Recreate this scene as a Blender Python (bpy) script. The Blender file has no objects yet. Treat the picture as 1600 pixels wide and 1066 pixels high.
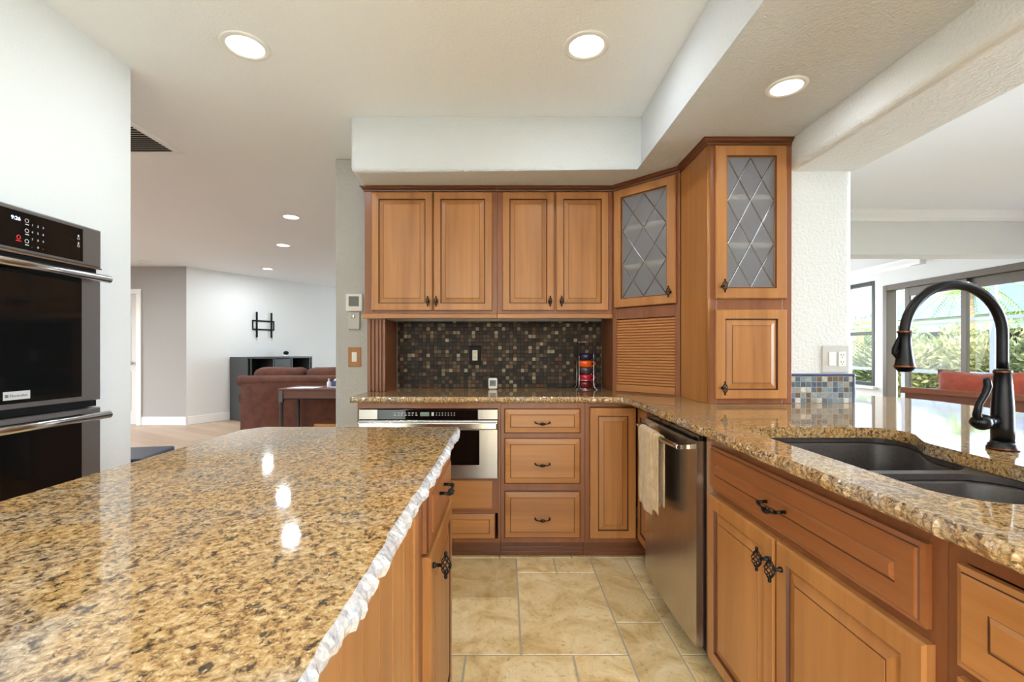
import bpy, bmesh, math, random
from mathutils import Vector, Matrix, noise
from mathutils.geometry import tessellate_polygon

random.seed(7)
SC = bpy.context.scene
COL = SC.collection
PI = math.pi

# ------------------------------------------------------------------ camera
cd = bpy.data.cameras.new('camera')
cam = bpy.data.objects.new('camera', cd)
COL.objects.link(cam)
cam.location = (0, 0, 1.168)
cam.rotation_euler = (PI / 2, 0, 0)
cd.sensor_width = 36
cd.lens = 16.0
cd.shift_x = 10 / 1600
cd.shift_y = 16 / 1600
cd.clip_start = 0.02
cd.clip_end = 300
SC.camera = cam

# ------------------------------------------------------------------ view, world, sun, window and fill lamps
SC.view_settings.view_transform = 'Standard'
SC.view_settings.look = 'None'
SC.view_settings.gamma = 1
SC.view_settings.exposure = 0.0
SC.cycles.use_denoising = True
SC.cycles.max_bounces = 10
SC.cycles.diffuse_bounces = 6
SC.cycles.glossy_bounces = 5
SC.cycles.transmission_bounces = 8
SC.cycles.transparent_max_bounces = 16
SC.cycles.sample_clamp_indirect = 6
SC.cycles.caustics_reflective = False
SC.cycles.caustics_refractive = False

W = bpy.data.worlds.new('world')
SC.world = W
W.use_nodes = True
wn = W.node_tree.nodes
wl = W.node_tree.links
bg = wn['Background']
sky = wn.new('ShaderNodeTexSky')
sky.sky_type = 'NISHITA'
sky.sun_disc = False
sky.sun_elevation = math.radians(52)
sky.sun_rotation = math.radians(210)
sky.air_density = 1.0
sky.dust_density = 5.0
wl.new(sky.outputs[0], bg.inputs[0])
bg.inputs[1].default_value = 1.35

def lamp(kind, name, loc, energy, color=(1, 1, 1), size=0.1, size_y=None, rot=(0, 0, 0), spread=None):
    l = bpy.data.lights.new(name, kind)
    l.energy = energy
    l.color = color
    if kind == 'AREA':
        if size_y is None:
            l.shape = 'DISK'
            l.size = size
        else:
            l.shape = 'RECTANGLE'
            l.size = size
            l.size_y = size_y
        if spread:
            l.spread = spread
    if kind == 'SUN':
        l.angle = math.radians(1.0)
    o = bpy.data.objects.new(name, l)
    o.location = loc
    o.rotation_euler = rot
    COL.objects.link(o)
    return o

sun = lamp('SUN', 'sun', (0, 0, 20), 4.6, (1, .95, .86))
sun.rotation_euler = Vector((.45, .62, -1)).to_track_quat('-Z', 'Y').to_euler()
# fill lamps added at made-up unseen windows; the side slider brings in daylight
lamp('AREA', 'fill_rear', (.2, -2.4, 2.2), 470, (.57, .785, 1), 3.4, 1.3, (math.radians(6), 0, 0), math.radians(130))
lamp('AREA', 'daylight_side_slider', (5.2, .9, 1.45), 85, (.74, .87, 1), 1.4, 3.0, (0, math.radians(85), 0), math.radians(85))
lamp('AREA', 'fill_living_side', (1.3, 9.8, 1.4), 110, (.72, .87, 1), 1.7, 1.8, (0, math.radians(62), 0))
lamp('AREA', 'fill_living', (-7.8, 3.6, 1.75), 85, (.70, .86, 1), 1.1, 3.0, (0, -math.radians(30), 0))
lamp('AREA', 'fill_sunroom', (3.4, 8.3, 1.5), 105, (.86, .94, 1), 2.6, 1.4, (-math.radians(75), 0, 0))

LAMP_KITCHEN = 4.0
LAMP_LIVING = 22.0

# ------------------------------------------------------------------ material helpers
def srgb(r, g, b):
    f = lambda c: (c / 255 / 12.92) if c / 255 <= .04045 else ((c / 255 + .055) / 1.055) ** 2.4
    return (f(r), f(g), f(b), 1)

def new_mat(name):
    m = bpy.data.materials.new(name)
    m.use_nodes = True
    nt = m.node_tree
    return m, nt, nt.nodes['Principled BSDF'], nt.nodes['Material Output']

def tex_coord(nt, scale=(1, 1, 1), kind='Object', rot=(0, 0, 0)):
    tc = nt.nodes.new('ShaderNodeTexCoord')
    mp = nt.nodes.new('ShaderNodeMapping')
    mp.inputs['Scale'].default_value = scale
    mp.inputs['Rotation'].default_value = rot
    nt.links.new(tc.outputs[kind], mp.inputs['Vector'])
    return mp.outputs['Vector']

def noise_tex(nt, vec, scale, detail=3, rough=.5, dist=0):
    n = nt.nodes.new('ShaderNodeTexNoise')
    n.inputs['Scale'].default_value = scale
    n.inputs['Detail'].default_value = detail
    n.inputs['Roughness'].default_value = rough
    n.inputs['Distortion'].default_value = dist
    nt.links.new(vec, n.inputs['Vector'])
    return n.outputs['Fac']

def ramp(nt, fac, stops, interp='LINEAR'):
    r = nt.nodes.new('ShaderNodeValToRGB')
    cr = r.color_ramp
    cr.interpolation = interp
    while len(cr.elements) < len(stops):
        cr.elements.new(.5)
    for e, (p, c) in zip(cr.elements, stops):
        e.position = p
        e.color = c
    nt.links.new(fac, r.inputs['Fac'])
    return r.outputs['Color']

def mixc(nt, fac, a, b, mode='MIX'):
    m = nt.nodes.new('ShaderNodeMix')
    m.data_type = 'RGBA'
    m.blend_type = mode
    for sock, v in ((m.inputs[0], fac), (m.inputs[6], a), (m.inputs[7], b)):
        if isinstance(v, (int, float)):
            sock.default_value = v
        elif isinstance(v, tuple):
            sock.default_value = v
        else:
            nt.links.new(v, sock)
    return m.outputs[2]

def bump(nt, bsdf, height, strength=.3, dist=.01):
    b = nt.nodes.new('ShaderNodeBump')
    b.inputs['Strength'].default_value = strength
    b.inputs['Distance'].default_value = dist
    nt.links.new(height, b.inputs['Height'])
    nt.links.new(b.outputs['Normal'], bsdf.inputs['Normal'])

def plain(name, col, rough=.5, metal=0, spec=.5, emit=None, estr=0, coat=0):
    m, nt, b, o = new_mat(name)
    vec = tex_coord(nt, (1, 1, 1))
    f = noise_tex(nt, vec, 24, 2)
    lo = tuple(c * .95 for c in col[:3]) + (1,)
    nt.links.new(mixc(nt, f, lo, col), b.inputs['Base Color'])
    b.inputs['Roughness'].default_value = rough
    b.inputs['Metallic'].default_value = metal
    b.inputs['Specular IOR Level'].default_value = spec
    b.inputs['Coat Weight'].default_value = coat
    if emit:
        b.inputs['Emission Color'].default_value = emit
        b.inputs['Emission Strength'].default_value = estr
    return m

def plaster(name, col, scale, strength, dist):
    m, nt, b, o = new_mat(name)
    vec = tex_coord(nt, (1, 1, 1))
    h = noise_tex(nt, vec, scale, 3, .55)
    hr = ramp(nt, h, [(.40, (0, 0, 0, 1)), (.62, (1, 1, 1, 1))])
    c = noise_tex(nt, vec, 1.3, 2)
    lo = tuple(x * .97 for x in col[:3]) + (1,)
    nt.links.new(mixc(nt, c, lo, col), b.inputs['Base Color'])
    b.inputs['Roughness'].default_value = .62
    b.inputs['Specular IOR Level'].default_value = .25
    bump(nt, b, hr, strength, dist)
    return m

def wood(name, c_lo, c_hi, horizontal=False, rough=.34, grain=1.0, axis='z'):
    m, nt, b, o = new_mat(name)
    ax = 'x' if horizontal else axis
    s = {'x': (1.2, 26, 26), 'z': (26, 26, 1.2), 'y': (26, 1.2, 26)}[ax]
    vec = tex_coord(nt, s)
    f1 = noise_tex(nt, vec, 1.0, 5, .6, .5)
    s2 = {'x': (.6, 5, 5), 'z': (5, 5, .6), 'y': (5, .6, 5)}[ax]
    vec2 = tex_coord(nt, s2)
    f2 = noise_tex(nt, vec2, 1.0, 2, .5)
    mx = nt.nodes.new('ShaderNodeMath')
    mx.operation = 'MULTIPLY_ADD'
    mx.inputs[1].default_value = .45 * grain
    nt.links.new(f1, mx.inputs[0])
    m2 = nt.nodes.new('ShaderNodeMath')
    m2.operation = 'MULTIPLY'
    m2.inputs[1].default_value = .55
    nt.links.new(f2, m2.inputs[0])
    nt.links.new(m2.outputs[0], mx.inputs[2])
    col = ramp(nt, mx.outputs[0], [(.32, c_lo), (.68, c_hi)])
    oi = nt.nodes.new('ShaderNodeObjectInfo')
    tone = ramp(nt, oi.outputs['Random'], [(0, (.90, .88, .85, 1)), (1, (1.0, 1.0, 1.0, 1))])
    nt.links.new(mixc(nt, 1.0, col, tone, 'MULTIPLY'), b.inputs['Base Color'])
    b.inputs['Roughness'].default_value = rough
    b.inputs['Specular IOR Level'].default_value = .45
    b.inputs['Coat Weight'].default_value = .15
    b.inputs['Coat Roughness'].default_value = .2
    return m

M = {}
M['wall'] = plaster('wall_paint', srgb(222, 223, 221), 95, .16, .006)
M['wall_knock'] = plaster('wall_knockdown', srgb(222, 223, 221), 70, .22, .008)
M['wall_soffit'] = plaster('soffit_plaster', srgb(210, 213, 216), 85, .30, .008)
M['ceiling'] = plaster('ceiling_paint', srgb(243, 247, 251), 80, .16, .006)
M['wall_grey'] = plaster('grey_paint', srgb(166, 165, 163), 90, .12, .005)
M['wall_backk'] = plaster('kitchen_back_paint', srgb(190, 190, 188), 75, .28, .008)
M['door_paint'] = plain('door_paint', srgb(206, 206, 204), .4)
M['trim'] = plain('white_trim', srgb(240, 240, 238), .35)
M['white'] = plain('white_plastic', srgb(236, 236, 232), .35)
M['cream'] = plain('cream_plastic', srgb(228, 220, 200), .35)
M['grey_plastic'] = plain('grey_plastic', srgb(196, 194, 190), .4)
M['screen_grey'] = plain('grey_screen', srgb(110, 113, 115), .25)
M['black'] = plain('black_plastic', srgb(14, 14, 15), .5, 0, .2)
M['black_gloss'] = plain('black_glass', srgb(7, 7, 8), .04, 0, .6)
M['bronze'] = plain('oil_rubbed_bronze', srgb(26, 26, 29), .28, .6)
M['bronze_edge'] = plain('copper_edge', srgb(120, 70, 44), .35, .9)
M['bronze_frame'] = plain('bronze_frame', srgb(92, 80, 64), .45)
M['dark_frame'] = plain('dark_bronze_frame', srgb(42, 38, 33), .45)
M['oven_glass'] = plain('oven_glass', srgb(14, 15, 15), .07, 0, .3)
M['steel_bright'] = plain('polished_steel', (.66, .65, .63, 1), .18, 1)
M['chrome'] = plain('chrome_wire', (.72, .72, .74, 1), .15, 1)
M['wood'] = wood('maple_upright', srgb(148, 94, 48), srgb(192, 134, 76))
M['wood_h'] = wood('maple_lengthwise', srgb(148, 94, 48), srgb(190, 132, 75), True)
M['wood_red'] = wood('maple_reddish', srgb(120, 70, 40), srgb(150, 93, 57))
M['wood_red_h'] = wood('maple_reddish_lengthwise', srgb(128, 74, 40), srgb(158, 99, 56), True)
M['glaze'] = plain('brown_glaze', srgb(84, 44, 20), .45)
M['wood_dark'] = wood('dark_moulding', srgb(84, 44, 22), srgb(112, 62, 32), True)
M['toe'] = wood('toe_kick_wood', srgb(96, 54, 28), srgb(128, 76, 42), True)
M['futon_wood'] = wood('futon_wood', srgb(104, 54, 32), srgb(140, 78, 48), False, .4, 1, 'x')
M['interior'] = plain('cabinet_interior', srgb(120, 84, 56), .6)
M['tambour'] = plain('tambour_slats', srgb(180, 120, 68), .4)
M['shelf_edge'] = plain('pale_shelf', srgb(240, 224, 196), .5)

def m_brushed(name, col, rough, axis):
    m, nt, b, o = new_mat(name)
    s = {'x': (3, 900, 900), 'z': (900, 900, 3), 'y': (900, 3, 900)}[axis]
    f = noise_tex(nt, tex_coord(nt, s), 1.0, 3, .6)
    lo = tuple(c * .95 for c in col[:3]) + (1,)
    nt.links.new(mixc(nt, f, lo, col), b.inputs['Base Color'])
    b.inputs['Metallic'].default_value = 1
    r = ramp(nt, f, [(0, (rough - .02,) * 3 + (1,)), (1, (rough + .03,) * 3 + (1,))])
    nt.links.new(r, b.inputs['Roughness'])
    return m
M['steel'] = m_brushed('brushed_steel', (.40, .38, .36, 1), .24, 'x')
M['steel_v'] = m_brushed('brushed_steel_upright', (.58, .53, .48, 1), .26, 'z')
M['steel_dark'] = m_brushed('black_stainless', (.30, .295, .29, 1), .42, 'x')

def m_granite():
    m, nt, b, o = new_mat('granite')
    vec = tex_coord(nt, (1, 1, 1))
    wob = noise_tex(nt, vec, 6, 3)
    big = noise_tex(nt, vec, 4.5, 3, .6, .8)
    g1 = noise_tex(nt, vec, 122, 5, .66, .5)
    base = ramp(nt, g1, [(.30, srgb(66, 48, 34)), (.40, srgb(122, 90, 54)), (.48, srgb(172, 134, 84)),
                         (.57, srgb(194, 158, 106)), (.70, srgb(218, 194, 152))])
    grey = ramp(nt, g1, [(.30, srgb(62, 52, 46)), (.43, srgb(128, 108, 88)), (.58, srgb(184, 162, 134)), (.72, srgb(212, 198, 178))])
    bigf = ramp(nt, big, [(.46, (0, 0, 0, 1)), (.66, (1, 1, 1, 1))])
    c1 = mixc(nt, bigf, base, grey)
    g2 = noise_tex(nt, tex_coord(nt, (1, .7, 1), 'Object', (.4, .2, .7)), 86, 3, .6, .5)
    dark = ramp(nt, g2, [(.575, (0, 0, 0, 1)), (.66, (.92, .92, .92, 1))])
    c2 = mixc(nt, dark, c1, srgb(58, 44, 34))
    g3 = noise_tex(nt, vec, 220, 2, .5)
    lite = ramp(nt, g3, [(.62, (0, 0, 0, 1)), (.72, (.7, .7, .7, 1))])
    c3 = mixc(nt, lite, c2, srgb(226, 204, 166))
    c3 = mixc(nt, 1.0, c3, (.86, .85, .86, 1), 'MULTIPLY')
    nt.links.new(c3, b.inputs['Base Color'])
    b.inputs['Roughness'].default_value = .05
    b.inputs['Specular IOR Level'].default_value = .75
    return m, nt, b
M['granite'], _, _ = m_granite()
_m, _nt, _b = m_granite()
_m.name = 'granite_chiselled'
_b.inputs['Roughness'].default_value = .2
_b.inputs['Coat Weight'].default_value = 1
_b.inputs['Coat Roughness'].default_value = .12
_b.inputs['Specular IOR Level'].default_value = .9
M['granite_rough'] = _m
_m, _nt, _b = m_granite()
_m.name = 'granite_painted_daylight'
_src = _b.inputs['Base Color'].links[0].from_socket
_nt.links.new(mixc(_nt, .5, _src, srgb(204, 214, 224)), _b.inputs['Base Color'])  # window light on the island edge, painted in as a pale blue blend
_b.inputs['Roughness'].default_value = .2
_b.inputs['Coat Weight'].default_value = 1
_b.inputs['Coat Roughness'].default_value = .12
M['granite_painted_light'] = _m

def m_mosaic(name, pitch, stops, grout, rough=.18):
    m, nt, b, o = new_mat(name)
    tc = nt.nodes.new('ShaderNodeTexCoord')
    sep = nt.nodes.new('ShaderNodeSeparateXYZ')
    nt.links.new(tc.outputs['Object'], sep.inputs[0])
    comb = nt.nodes.new('ShaderNodeCombineXYZ')
    nt.links.new(sep.outputs['X'], comb.inputs['X'])
    nt.links.new(sep.outputs['Z'], comb.inputs['Y'])
    sc = nt.nodes.new('ShaderNodeVectorMath')
    sc.operation = 'SCALE'
    sc.inputs['Scale'].default_value = 1 / pitch
    nt.links.new(comb.outputs[0], sc.inputs[0])
    fl = nt.nodes.new('ShaderNodeVectorMath')
    fl.operation = 'FLOOR'
    nt.links.new(sc.outputs[0], fl.inputs[0])
    fr = nt.nodes.new('ShaderNodeVectorMath')
    fr.operation = 'FRACTION'
    nt.links.new(sc.outputs[0], fr.inputs[0])
    wn_ = nt.nodes.new('ShaderNodeTexWhiteNoise')
    wn_.noise_dimensions = '2D'
    nt.links.new(fl.outputs[0], wn_.inputs['Vector'])
    col = ramp(nt, wn_.outputs['Value'], stops, 'CONSTANT')
    nz = noise_tex(nt, sc.outputs[0], 2.2, 3, .6)
    v = ramp(nt, nz, [(.3, (.72, .72, .72, 1)), (.7, (1.15, 1.15, 1.15, 1))])
    col = mixc(nt, 1.0, col, v, 'MULTIPLY')
    s2 = nt.nodes.new('ShaderNodeSeparateXYZ')
    nt.links.new(fr.outputs[0], s2.inputs[0])
    def edge(sock):
        a = nt.nodes.new('ShaderNodeMath')
        a.operation = 'SUBTRACT'
        a.inputs[1].default_value = .5
        nt.links.new(sock, a.inputs[0])
        c = nt.nodes.new('ShaderNodeMath')
        c.operation = 'ABSOLUTE'
        nt.links.new(a.outputs[0], c.inputs[0])
        return c.outputs[0]
    mxn = nt.nodes.new('ShaderNodeMath')
    mxn.operation = 'MAXIMUM'
    nt.links.new(edge(s2.outputs['X']), mxn.inputs[0])
    nt.links.new(edge(s2.outputs['Y']), mxn.inputs[1])
    gm = ramp(nt, mxn.outputs[0], [(.435, (0, 0, 0, 1)), (.46, (1, 1, 1, 1))])
    nt.links.new(mixc(nt, gm, col, grout), b.inputs['Base Color'])
    rr = ramp(nt, gm, [(0, (rough,) * 3 + (1,)), (1, (.7, .7, .7, 1))])
    nt.links.new(rr, b.inputs['Roughness'])
    b.inputs['Specular IOR Level'].default_value = .16
    inv = nt.nodes.new('ShaderNodeMath')
    inv.operation = 'SUBTRACT'
    inv.inputs[0].default_value = 1
    nt.links.new(gm, inv.inputs[1])
    bump(nt, b, inv.outputs[0], .5, .002)
    return m
M['mosaic'] = m_mosaic('brown_mosaic', .0262, [
    (0, srgb(46, 34, 26)), (.16, srgb(64, 47, 34)), (.30, srgb(34, 27, 23)), (.43, srgb(80, 60, 42)),
    (.55, srgb(58, 44, 36)), (.65, srgb(42, 37, 34)), (.74, srgb(98, 64, 38)), (.80, srgb(104, 88, 68)),
    (.86, srgb(80, 68, 58)), (.925, srgb(136, 120, 96)), (.97, srgb(164, 152, 128))], srgb(44, 37, 30), .34)
M['mosaic_blue'] = m_mosaic('slate_mosaic', .0262, [
    (0, srgb(112, 126, 138)), (.18, srgb(134, 144, 152)), (.34, srgb(96, 110, 122)), (.46, srgb(150, 148, 140)),
    (.60, srgb(112, 98, 86)), (.68, srgb(154, 158, 158)), (.78, srgb(88, 98, 110)), (.88, srgb(182, 180, 170)),
    (.955, srgb(204, 200, 190))], srgb(150, 148, 142))
M['blue_liner'] = plain('blue_tile_liner', srgb(72, 82, 118), .15)

def m_tile():
    m, nt, b, o = new_mat('travertine')
    vec = tex_coord(nt, (1, 1, 1))
    at = nt.nodes.new('ShaderNodeAttribute')
    at.attribute_name = 'tone'
    big = noise_tex(nt, vec, 5, 5, .65, 1.2)
    c = ramp(nt, big, [(.30, srgb(194, 160, 106)), (.45, srgb(224, 196, 144)), (.58, srgb(238, 215, 170)), (.75, srgb(248, 234, 202))])
    tone = ramp(nt, at.outputs['Fac'], [(0, (.74, .69, .60, 1)), (1, (1.14, 1.12, 1.08, 1))])
    c = mixc(nt, 1.0, c, tone, 'MULTIPLY')
    fine = noise_tex(nt, vec, 42, 5, .7, .8)
    pit = ramp(nt, fine, [(.32, (.62, .52, .40, 1)), (.44, (1, 1, 1, 1))])
    c = mixc(nt, .8, c, mixc(nt, 1.0, c, pit, 'MULTIPLY'))
    nt.links.new(c, b.inputs['Base Color'])
    b.inputs['Roughness'].default_value = .36
    bump(nt, b, fine, .12, .004)
    return m
M['tile'] = m_tile()
M['grout'] = plain('floor_grout', srgb(178, 166, 146), .8)

def m_plank():
    m, nt, b, o = new_mat('plank_floor')
    vec = tex_coord(nt, (1, 1, 1), 'Object', (0, 0, .55))
    br = nt.nodes.new('ShaderNodeTexBrick')
    br.inputs['Scale'].default_value = 1
    br.inputs['Brick Width'].default_value = 1.2
    br.inputs['Row Height'].default_value = .18
    br.inputs['Mortar Size'].default_value = .002
    br.inputs['Color1'].default_value = srgb(190, 164, 138)
    br.inputs['Color2'].default_value = srgb(172, 146, 122)
    br.inputs['Mortar'].default_value = srgb(120, 100, 82)
    nt.links.new(vec, br.inputs['Vector'])
    g = noise_tex(nt, tex_coord(nt, (2, 30, 2), 'Object', (0, 0, .55)), 1.2, 4, .6)
    gr = ramp(nt, g, [(.3, (.85, .83, .8, 1)), (.7, (1.05, 1.05, 1.05, 1))])
    nt.links.new(mixc(nt, 1.0, br.outputs['Color'], gr, 'MULTIPLY'), b.inputs['Base Color'])
    b.inputs['Roughness'].default_value = .4
    return m
M['plank'] = m_plank()

def m_fabric(name, lo, hi, scale=18, rough=.8, bs=.2, sheen=0, fine=160):
    m, nt, b, o = new_mat(name)
    vec = tex_coord(nt, (1, 1, 1))
    f = noise_tex(nt, vec, scale, 4, .6)
    nt.links.new(ramp(nt, f, [(.35, lo), (.65, hi)]), b.inputs['Base Color'])
    b.inputs['Roughness'].default_value = rough
    b.inputs['Sheen Weight'].default_value = sheen
    bump(nt, b, noise_tex(nt, vec, fine, 2), bs, .003)
    return m
M['leather'] = m_fabric('brown_suede', srgb(70, 33, 18), srgb(92, 47, 27), 9, .8, .15, 0)
M['rust'] = m_fabric('rust_fabric', srgb(140, 56, 36), srgb(164, 72, 48), 14, .85, .3, .2)
M['gold_fabric'] = m_fabric('gold_fabric', srgb(186, 140, 60), srgb(214, 176, 96), 22, .85, .3)
M['towel'] = m_fabric('cream_towel', srgb(182, 152, 110), srgb(204, 176, 134), 30, .95, .7, .3, 230)
M['navy'] = m_fabric('navy_vinyl', srgb(26, 40, 68), srgb(36, 54, 86), 10, .4, .1)
M['cabinet_black'] = plain('charcoal_laminate', srgb(58, 62, 64), .35)
M['table_red'] = wood('mahogany', srgb(70, 32, 22), srgb(98, 48, 34), True, .5)
M['sink'] = m_fabric('composite_sink', srgb(58, 52, 52), srgb(70, 64, 63), 90, .42, .1, 0, 300)
M['paper'] = plain('paper', srgb(226, 232, 234), .6)
M['blue'] = plain('blue_plastic', srgb(36, 64, 120), .4)
M['concrete'] = plain('lanai_slab', srgb(176, 172, 164), .8)
M['alu'] = plain('screen_frame_aluminium', srgb(120, 130, 140), .5)
M['roofing'] = m_fabric('grey_shingle', srgb(62, 80, 106), srgb(84, 102, 128), 6, .8, .2, 0, 40)
M['stucco'] = plain('pale_stucco', srgb(196, 200, 202), .8)
M['bark'] = m_fabric('bark', srgb(96, 82, 64), srgb(140, 124, 100), 20, .9, .5)

def m_leaf(name, lo, hi):
    m, nt, b, o = new_mat(name)
    f = noise_tex(nt, tex_coord(nt, (1, 1, 1)), 3.0, 3, .6)
    c = ramp(nt, f, [(.3, lo), (.7, hi)])
    nt.links.new(c, b.inputs['Base Color'])
    b.inputs['Roughness'].default_value = .45
    tr = nt.nodes.new('ShaderNodeBsdfTranslucent')
    nt.links.new(c, tr.inputs['Color'])
    ms = nt.nodes.new('ShaderNodeMixShader')
    ms.inputs[0].default_value = .35
    nt.links.new(b.outputs[0], ms.inputs[1])
    nt.links.new(tr.outputs[0], ms.inputs[2])
    nt.links.new(ms.outputs[0], o.inputs[0])
    return m
M['leaf'] = m_leaf('shrub_leaf', srgb(92, 104, 58), srgb(160, 160, 108))
M['leaf_dark'] = m_leaf('dark_leaf', srgb(62, 78, 48), srgb(118, 130, 84))
M['leaf_palm'] = m_leaf('palm_leaf', srgb(92, 126, 56), srgb(150, 180, 92))
M['grass'] = m_fabric('lawn', srgb(96, 118, 56), srgb(128, 146, 78), 14, .9, .6)

def m_clear(name, tint=(1, 1, 1, 1), refl=.06):
    m, nt, b, o = new_mat(name)
    t = nt.nodes.new('ShaderNodeBsdfTransparent')
    t.inputs['Color'].default_value = tint
    g = nt.nodes.new('ShaderNodeBsdfGlossy')
    g.inputs['Roughness'].default_value = .01
    fz = nt.nodes.new('ShaderNodeFresnel')
    fz.inputs['IOR'].default_value = 1.35
    ms = nt.nodes.new('ShaderNodeMixShader')
    ge = nt.nodes.new('ShaderNodeNewGeometry')
    fr = nt.nodes.new('ShaderNodeMath')
    fr.operation = 'SUBTRACT'
    fr.inputs[0].default_value = 1
    nt.links.new(ge.outputs['Backfacing'], fr.inputs[1])
    fm = nt.nodes.new('ShaderNodeMath')
    fm.operation = 'MULTIPLY'
    nt.links.new(fz.outputs[0], fm.inputs[0])
    nt.links.new(fr.outputs[0], fm.inputs[1])
    nt.links.new(fm.outputs[0], ms.inputs[0])
    nt.links.new(t.outputs[0], ms.inputs[1])
    nt.links.new(g.outputs[0], ms.inputs[2])
    nt.links.new(ms.outputs[0], o.inputs[0])
    return m
M['glass'] = m_clear('window_glass', (.93, .96, .97, 1))

def m_frost():
    m, nt, b, o = new_mat('frosted_glass')
    b.inputs['Base Color'].default_value = (.30, .30, .33, 1)
    b.inputs['Roughness'].default_value = .32
    b.inputs['Specular IOR Level'].default_value = 1.0
    rf = nt.nodes.new('ShaderNodeBsdfRefraction')
    rf.inputs['Roughness'].default_value = .5
    rf.inputs['IOR'].default_value = 1.06
    tp = nt.nodes.new('ShaderNodeBsdfTransparent')
    tp.inputs['Color'].default_value = (.9, .9, .9, 1)
    m1 = nt.nodes.new('ShaderNodeMixShader')
    m1.inputs[0].default_value = .75
    nt.links.new(rf.outputs[0], m1.inputs[1])
    nt.links.new(tp.outputs[0], m1.inputs[2])
    m2 = nt.nodes.new('ShaderNodeMixShader')
    m2.inputs[0].default_value = .55
    nt.links.new(m1.outputs[0], m2.inputs[1])
    nt.links.new(b.outputs[0], m2.inputs[2])
    nt.links.new(m2.outputs[0], o.inputs[0])
    return m
M['frost'] = m_frost()
M['vgroove'] = plain('cut_glass_groove', srgb(84, 74, 68), .22, 0, .5)

def m_emit(name, col, s):
    m, nt, b, o = new_mat(name)
    b.inputs['Base Color'].default_value = col
    b.inputs['Emission Color'].default_value = col
    b.inputs['Emission Strength'].default_value = s
    return m
M['diffuser'] = m_emit('lit_diffuser', (1, .98, .94, 1), 6)
M['led_blue'] = m_emit('blue_display', (.55, .68, 1, 1), 3.0)
M['led_red'] = m_emit('red_icon', srgb(180, 40, 40), .6)
M['mark'] = plain('printed_marks', srgb(196, 196, 196), .5)
M['lcd'] = plain('lcd', srgb(120, 132, 120), .3)

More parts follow.
